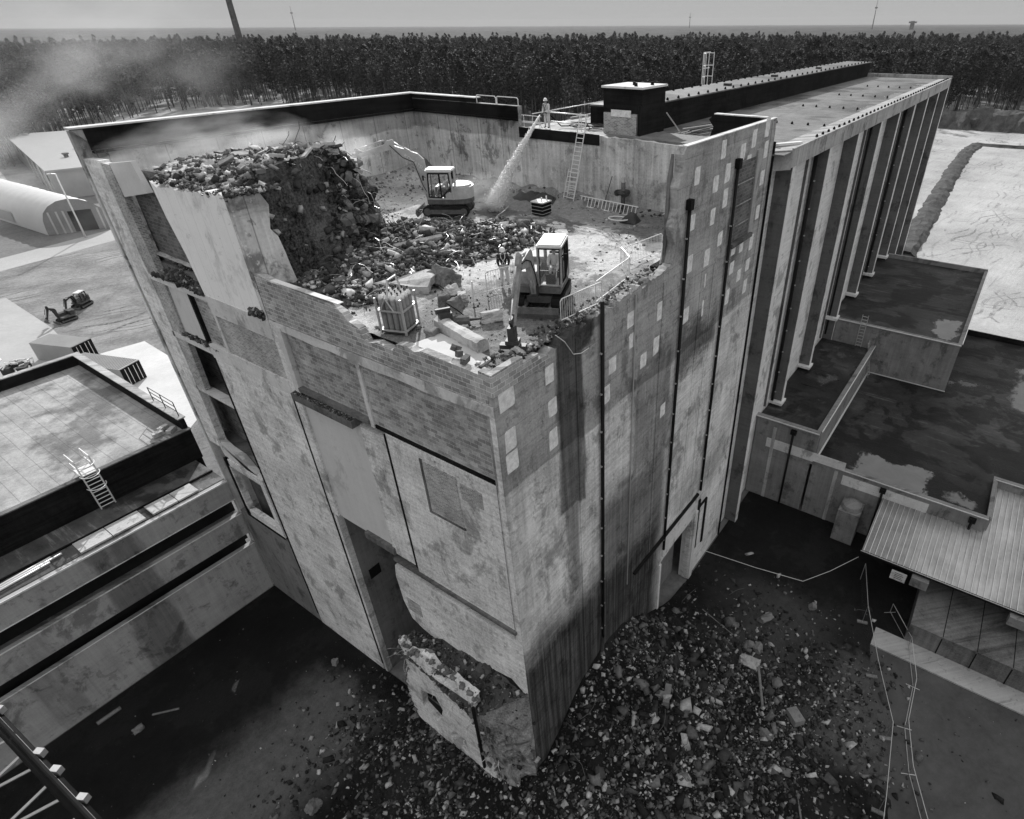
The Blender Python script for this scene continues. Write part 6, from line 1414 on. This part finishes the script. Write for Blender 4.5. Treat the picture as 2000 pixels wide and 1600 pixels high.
# lattice boom close to the camera at lower left
lt_ = thing('lattice_boom', 'dark tubular lattice boom rising into view at the lower left corner', 'crane boom', tuple(onz(60, 1480, 20)))
A = onz(-40, 1370, 23); B = onz(230, 1660, 23)
dB = (B-A).normalized(); MB().tube(A, B, .17, 10).build('chord', M['black'], lt_, True)
A2 = A+Vector((0, .35, .32)); B2 = B+Vector((0, .35, .32)); MB().tube(A2, B2, .055, 8).build('chord', M['black'], lt_)
for k, (s0, s1) in enumerate(((.05, .3), (.32, .62), (.63, .95))):
    MB().tube(A.lerp(B, s0)+Vector((.03, .1, .2)), A.lerp(B, s1)+Vector((.03, .1, .2)), .05, 8).build('sleeve', M['metal'], lt_, True)
for k in range(9):
    p = A.lerp(B, .08+k*.1); q = A.lerp(B, .02+k*.1)+Vector((-3.2, 1.2, -1.6)); MB().tube(p, q+Vector((0, (-1)**k*.9, 0)), .04, 6).build('brace', M['metal'], lt_)
A3 = A+Vector((-3.2, 1.2, -1.6)); MB().tube(A3, B+Vector((-3.2, 1.2, -1.6)), .06, 8).build('chord', M['dark'], lt_)
for s0 in (.18, .5, .62, .8): MB().obox(A.lerp(B, s0)+Vector((.15, .3, .2)), (.16, .22, .2), .5).build('clamp', M['metal'], lt_)

# ================================================================ FAR THINGS
ch = thing('factory_chimney', 'single tall slim chimney rising out of the far wood', 'chimney', (0, 0, 0))
q = onz(468, 76, 0); dch = Vector((q.x, q.y, 0)).normalized()*820
MB().tube(dch, dch+Vector((0, 0, 150)), 3.4, 20, 1.9).build('shaft', M['darkc'], ch, True)
MB().lathe(dch, [(3.0, 88), (3.1, 88), (3.1, 89.5), (3.0, 89.5)], 20).build('band', M['eave'], ch)
def mast(u, dist, h, lb):
    q = onz(u, 62, 0); p = Vector((q.x, q.y, 0)).normalized()*dist; t = thing('radio_mast', lb, 'mast', tuple(p), 0, 'radio masts on the horizon')
    MB().tube(p, p+Vector((0, 0, h)), 3.2, 6, .9).build('mast_tube', M['darkc'], t); MB().box(p.x-6, p.x+6, p.y-6, p.y+6, h*.72, h*.76).build('platform', M['darkc'], t)
mast(578, 5200, 150, 'thin mast on the horizon right of the chimney'); mast(1702, 4200, 150, 'thin mast on the horizon above the right end of the hall roof'); mast(1346, 5200, 110, 'short thin mast on the horizon near the middle')
q = onz(1780, 56, 0); p = Vector((q.x, q.y, 0)).normalized()*4200; t = thing('water_tower', 'small flat-topped tower block on the horizon at right', 'tower', tuple(p))
MB().box(p.x-9, p.x+9, p.y-9, p.y+9, 0, 50).build('shaft', M['darkc'], t); MB().box(p.x-17, p.x+17, p.y-17, p.y+17, 40, 48).build('head', M['darkc'], t)

# ================================================================ THE WOOD
def tree_meshes(seed, H, crown0, spread, n):
    rr = random.Random(seed); b = MB(); p = Vector((0, 0, 0)); pts = [p]
    for k in range(4): p = p+Vector((rr.uniform(-.25, .25), rr.uniform(-.25, .25), H/4)); pts.append(p)
    for k in range(4): b.tube(pts[k], pts[k+1], .26*(1-k*.22), 6, .26*(1-(k+1)*.22))
    for k in range(9):
        z = rr.uniform(crown0*.75, H*.92); a = rr.random()*6.28; l = spread*rr.uniform(.5, 1)*(1.2-z/H); c = interp(pts, z/H)
        b.tube(c, c+Vector((math.cos(a)*l, math.sin(a)*l, l*.35)), .06, 4, .03)
    c = MB(); lv = []
    for k in range(int(n/9)):
        t = rr.random()**.8; z = crown0+(H*1.02-crown0)*t; rad = spread*(math.sin(math.pi*min(1, .18+t*.82))**.7)*rr.uniform(.25, 1.05); a = rr.random()*6.28
        q = Vector((math.cos(a)*rad, math.sin(a)*rad, z))
        for _ in range(9):
            s_ = rr.uniform(.28, .62); o = q+Vector((rr.gauss(0, .55), rr.gauss(0, .55), rr.gauss(0, .35)))
            u = Vector((rr.uniform(-1, 1), rr.uniform(-1, 1), rr.uniform(-.5, .5))).normalized(); w = u.orthogonal().normalized(); w = (w*math.cos(rr.random()*3)+u.cross(w)*math.sin(rr.random()*3))
            c.add([o-u*s_, o+w*s_*.7, o+u*s_, o-w*s_*.6], [(0, 1, 2, 3)])
    return b, c
kinds = []
for i, (H, c0, sp, n) in enumerate(((22, 12, 3.0, 520), (25, 14, 3.3, 560), (20, 9, 3.2, 560), (24, 15, 2.6, 420), (18, 5, 3.3, 600))):
    bt_, ct_ = tree_meshes(100+i, H, c0, sp, n); kinds.append((bt_, ct_))
EDGE = [(-60, 258), (20, 262), (63, 272), (80, 298), (106, 342), (151, 390), (194, 400), (225, 378), (240, 325), (226, 275), (222, 225), (232, 185), (270, 140), (300, 100), (330, 60), (384, 27), (384, -40), (380, -110)]
def edge_pt(t):
    f = t*(len(EDGE)-1); i = min(int(f), len(EDGE)-2); a = EDGE[i]; c = EDGE[i+1]; f -= i; return Vector((a[0]+(c[0]-a[0])*f, a[1]+(c[1]-a[1])*f, 0))
rg = random.Random(77); first = [None]*5
labels = ['pine tree standing at the near edge of the wood', 'tall pine tree standing at the near edge of the wood', 'bushy-crowned pine at the near edge of the wood', 'slim high-crowned pine at the near edge of the wood', 'low-branched fir at the near edge of the wood']
for i in range(296):
    k = rg.choice((0, 0, 1, 1, 2, 3, 3, 4)); p = edge_pt(rg.random() if i % 3 else rg.random()*.5); dr = Vector((p.x, p.y, 0)).normalized(); p = p + dr*(rg.random()**1.3*60)
    sc = rg.uniform(.85, 1.15)*(1.15 if p.y < 150 else 1.0)
    if first[k] is None:
        t = thing('pine_tree', labels[k], 'tree', (0, 0, 0), 0, 'trees along the near edge of the wood')
        kinds[k][0].build('trunk', M['trunk'], t, True); kinds[k][1].build('crown', M['leaf'], t); first[k] = t
        t.location = (p.x, p.y, -.05); t.scale = (sc,)*3; t.rotation_euler = (0, 0, rg.random()*6)
    else: dup(first[k], (p.x, p.y, -.05), rg.random()*6, scale=(sc,)*3)
# the wood behind, nobody could count it: points carrying the same trees
def behind(x, y):
    a = math.atan2(y, x); r = math.hypot(x, y); best = 1e9
    for i in range(len(EDGE)-1):
        a0, a1 = math.atan2(EDGE[i][1], EDGE[i][0]), math.atan2(EDGE[i+1][1], EDGE[i+1][0])
        if min(a0, a1) <= a <= max(a0, a1):
            f = (a-a0)/(a1-a0); best = math.hypot(*EDGE[i])*(1-f)+math.hypot(*EDGE[i+1])*f
    return r-best
def scatter(name, pts, k, label):
    me = bpy.data.meshes.new(name); me.vertices.add(len(pts)); me.vertices.foreach_set('co', [c for p in pts for c in p]); me.update()
    o = bpy.data.objects.new(name, me); COL.objects.link(o); tag(o, label, 'wood', kind='stuff')
    ng = bpy.data.node_groups.new(name+'_scatter', 'GeometryNodeTree'); ng.interface.new_socket('Geometry', in_out='INPUT', socket_type='NodeSocketGeometry'); ng.interface.new_socket('Geometry', in_out='OUTPUT', socket_type='NodeSocketGeometry')
    N = ng.nodes; gi = N.new('NodeGroupInput'); go = N.new('NodeGroupOutput'); jn = N.new('GeometryNodeJoinGeometry'); ng.links.new(jn.outputs[0], go.inputs[0])
    rv = N.new('FunctionNodeRandomValue'); rv.data_type = 'FLOAT'; rv.inputs[2].default_value = .72; rv.inputs[3].default_value = 1.15
    rr_ = N.new('FunctionNodeRandomValue'); rr_.data_type = 'FLOAT_VECTOR'; rr_.inputs[0].default_value = (0, 0, 0); rr_.inputs[1].default_value = (0, 0, 6.28)
    for ch_ in first[k].children:
        oi = N.new('GeometryNodeObjectInfo'); oi.transform_space = 'ORIGINAL'; oi.inputs['Object'].default_value = ch_; oi.inputs['As Instance'].default_value = True
        ip = N.new('GeometryNodeInstanceOnPoints'); ng.links.new(gi.outputs[0], ip.inputs['Points']); ng.links.new(oi.outputs['Geometry'], ip.inputs['Instance'])
        ng.links.new(rv.outputs[1], ip.inputs['Scale']); ng.links.new(rr_.outputs[0], ip.inputs['Rotation']); ng.links.new(ip.outputs[0], jn.inputs[0])
    md = o.modifiers.new('scatter', 'NODES'); md.node_group = ng; return o
rg = random.Random(31); P5 = [[] for _ in range(5)]
for ring0, ring1, n in ((0, 180, 4200), (180, 520, 6500), (520, 900, 2600)):
    c = 0
    while c < n:
        a = rg.uniform(R(-16), R(104)); r = 0
        # distance beyond the edge
        ex_ = behind(math.cos(a)*1000, math.sin(a)*1000); 
        if ex_ > 1e6 or ex_ < -1e6: 
            if a < 0: ex_ = 1000-395
            else: ex_ = 1000-262
        base = 1000-ex_; r = base+ring0+(ring1-ring0)*math.sqrt(rg.random()) if ring0 else base+ring1*rg.random()
        k = rg.choice((0, 1, 1, 2, 2, 3, 4)); P5[k].append((math.cos(a)*r, math.sin(a)*r, 0)); c += 1
for k in range(5): scatter('pine_wood', P5[k], k, ['deep pine wood reaching back towards the horizon', 'taller pines of the deep wood', 'bushy pines of the deep wood', 'slim pines of the deep wood', 'firs of the deep wood'][k])
# far canopy seen as one mass
vs = []; NA, NR = 240, 80
for j in range(NR+1):
    r = 900*(17000/900)**(j/NR)
    for i in range(NA+1):
        a = R(-20+128*i/NA); x, y = math.cos(a)*r, math.sin(a)*r
        vs.append((x, y, (9 if r < 1100 else 12)+4*mnoise.noise(Vector((x*.006, y*.006, 0)))+5*mnoise.noise(Vector((x*.03, y*.03, 2)))+(6*mnoise.noise(Vector((x*.0012, y*.0012, 5))) if r > 3000 else 0)))
tag(MB().add(vs, [(j*(NA+1)+i, j*(NA+1)+i+1, (j+1)*(NA+1)+i+1, (j+1)*(NA+1)+i) for j in range(NR) for i in range(NA)]).build('far_wood', M['woods'], smooth=False), 'endless dark woodland running to the horizon', 'wood', kind='stuff')

# ================================================================ AIR: water jet, dust, haze
def volmat(name, dens, nscale=None, lo=.45, hi=.7, aniso=.4, falloff=None, col=.96):
    m_ = bpy.data.materials.new(name); m_.use_nodes = True; nt = m_.node_tree; nt.nodes.remove(nt.nodes['Principled BSDF'])
    pv = nt.nodes.new('ShaderNodeVolumePrincipled'); nt.links.new(pv.outputs[0], nt.nodes['Material Output'].inputs['Volume'])
    pv.inputs['Color'].default_value = (col, col, col, 1); pv.inputs['Anisotropy'].default_value = aniso; pv.inputs['Density'].default_value = dens
    if nscale:
        tc = nt.nodes.new('ShaderNodeTexCoord'); nz = nt.nodes.new('ShaderNodeTexNoise'); nz.inputs['Scale'].default_value = nscale; nz.inputs['Detail'].default_value = 4; nt.links.new(tc.outputs['Object'], nz.inputs['Vector'])
        mr = nt.nodes.new('ShaderNodeMapRange'); mr.inputs[1].default_value = lo; mr.inputs[2].default_value = hi; nt.links.new(nz.outputs['Fac'], mr.inputs[0])
        # fade towards the rim of the cloud (object space, unit sphere)
        ln = nt.nodes.new('ShaderNodeVectorMath'); ln.operation = 'LENGTH'; nt.links.new(tc.outputs['Object'], ln.inputs[0])
        fo = nt.nodes.new('ShaderNodeMapRange'); fo.inputs[1].default_value = .05; fo.inputs[2].default_value = 1.0; fo.inputs[3].default_value = 1; fo.inputs[4].default_value = 0; nt.links.new(ln.outputs['Value'], fo.inputs[0])
        mu = nt.nodes.new('ShaderNodeMath'); mu.operation = 'MULTIPLY'; nt.links.new(mr.outputs[0], mu.inputs[0]); nt.links.new(fo.outputs[0], mu.inputs[1])
        m2 = nt.nodes.new('ShaderNodeMath'); m2.operation = 'MULTIPLY'; m2.inputs[1].default_value = dens; nt.links.new(mu.outputs[0], m2.inputs[0]); nt.links.new(m2.outputs[0], pv.inputs['Density'])
    return m_
def cloud(name, c, rad, dens, ns, label, rz_=0, lo=.42, hi=.68, cat='dust cloud', tilt=0):
    me = bpy.data.meshes.new(name); V0, F0 = ICO[2]; me.from_pydata([tuple(v) for v in V0], [], F0); me.materials.append(volmat(name+'_air', dens, ns, lo, hi, .35))
    o = bpy.data.objects.new(name, me); COL.objects.link(o); o.location = c; o.scale = rad; o.rotation_euler = (0, tilt, rz_); return tag(o, label, cat, kind='stuff')
cloud('dust_cloud', (18.5, 38.6, 33.1), (7.5, 3.8, 2.0), .55, 2.6, 'pale dust drifting along the rear wall of the pit', R(15))
cloud('dust_cloud', (14, 58, 34.5), (21, 17, 9.5), .06, 3.6, 'thin dust blowing away over the left edge of the tower', R(35), .50, .72, tilt=R(-14))
cloud('dust_cloud', (21.6, 31.5, 33.2), (1.8, 1.8, 1.5), .9, 1.5, 'bright puff of dust where the breaker bites the concrete mass')
cloud('dust_cloud', (27.6, 31.8, 29.9), (4.2, 5.0, 1.8), .10, 1.6, 'thin mist over the floor around the far excavator')
NZp = Vector((35.1, 28.42, 33.85)); HIT = onz(962, 408, 28.9)
dj = HIT-NZp; pts = []
for i in range(13):
    t = i/12; pts.append((NZp+dj*t+Vector((0, 0, .55*math.sin(math.pi*t)*.4)), .04+.62*t**1.15))
b = MB(); n = 14; ax = dj.normalized(); a_ = ax.orthogonal().normalized(); c_ = ax.cross(a_)
vs = [p+(a_*math.cos(2*math.pi*k/n)+c_*math.sin(2*math.pi*k/n))*r_ for p, r_ in pts for k in range(n)]
b.add(vs, [(j*n+k, j*n+(k+1) % n, (j+1)*n+(k+1) % n, (j+1)*n+k) for j in range(12) for k in range(n)]+[tuple(range(n))[::-1], tuple(range(12*n, 13*n))])
wj = b.build('water_jet', volmat('water_spray', .8, None, aniso=.3), None, True); tag(wj, 'white jet of water sprayed from the roof edge onto the rubble', 'water spray', kind='stuff')
r_ = np.random.default_rng(8); N_ = 26000; tt = r_.random(N_)**.8
rad = (.03+.60*tt**1.2)*np.abs(r_.normal(0, .42, N_)); an = r_.random(N_)*6.28
ctr = np.array(NZp)[None]+np.array(dj)[None]*tt[:, None]; ctr[:, 2] += .22*np.sin(np.pi*tt)
off = np.cos(an)[:, None]*np.array(a_)[None]*rad[:, None]+np.sin(an)[:, None]*np.array(c_)[None]*rad[:, None]
pp = ctr+off; sz_ = .02+.03*r_.random(N_)
M['drops'] = plain('water_droplets', .97, .3, 0, .5, .0)
dr = rockfield('water_droplets', np.column_stack([pp, sz_]).tolist(), 'drops', 12); dr.parent = wj; tag(dr, kind='stuff')
cloud('spray_mist', tuple(HIT+Vector((.6, .6, .9))), (2.6, 2.6, 1.6), .45, 1.7, 'fine mist where the water jet lands', 0, .35, .7, 'mist')
tag(MB().box(-2500, 17500, -6500, 17500, -1.2, 172).build('haze', volmat('haze_air', 4.5e-5, None, aniso=.0, col=.62)), 'thin pale haze hanging over the woodland', 'haze', kind='stuff')
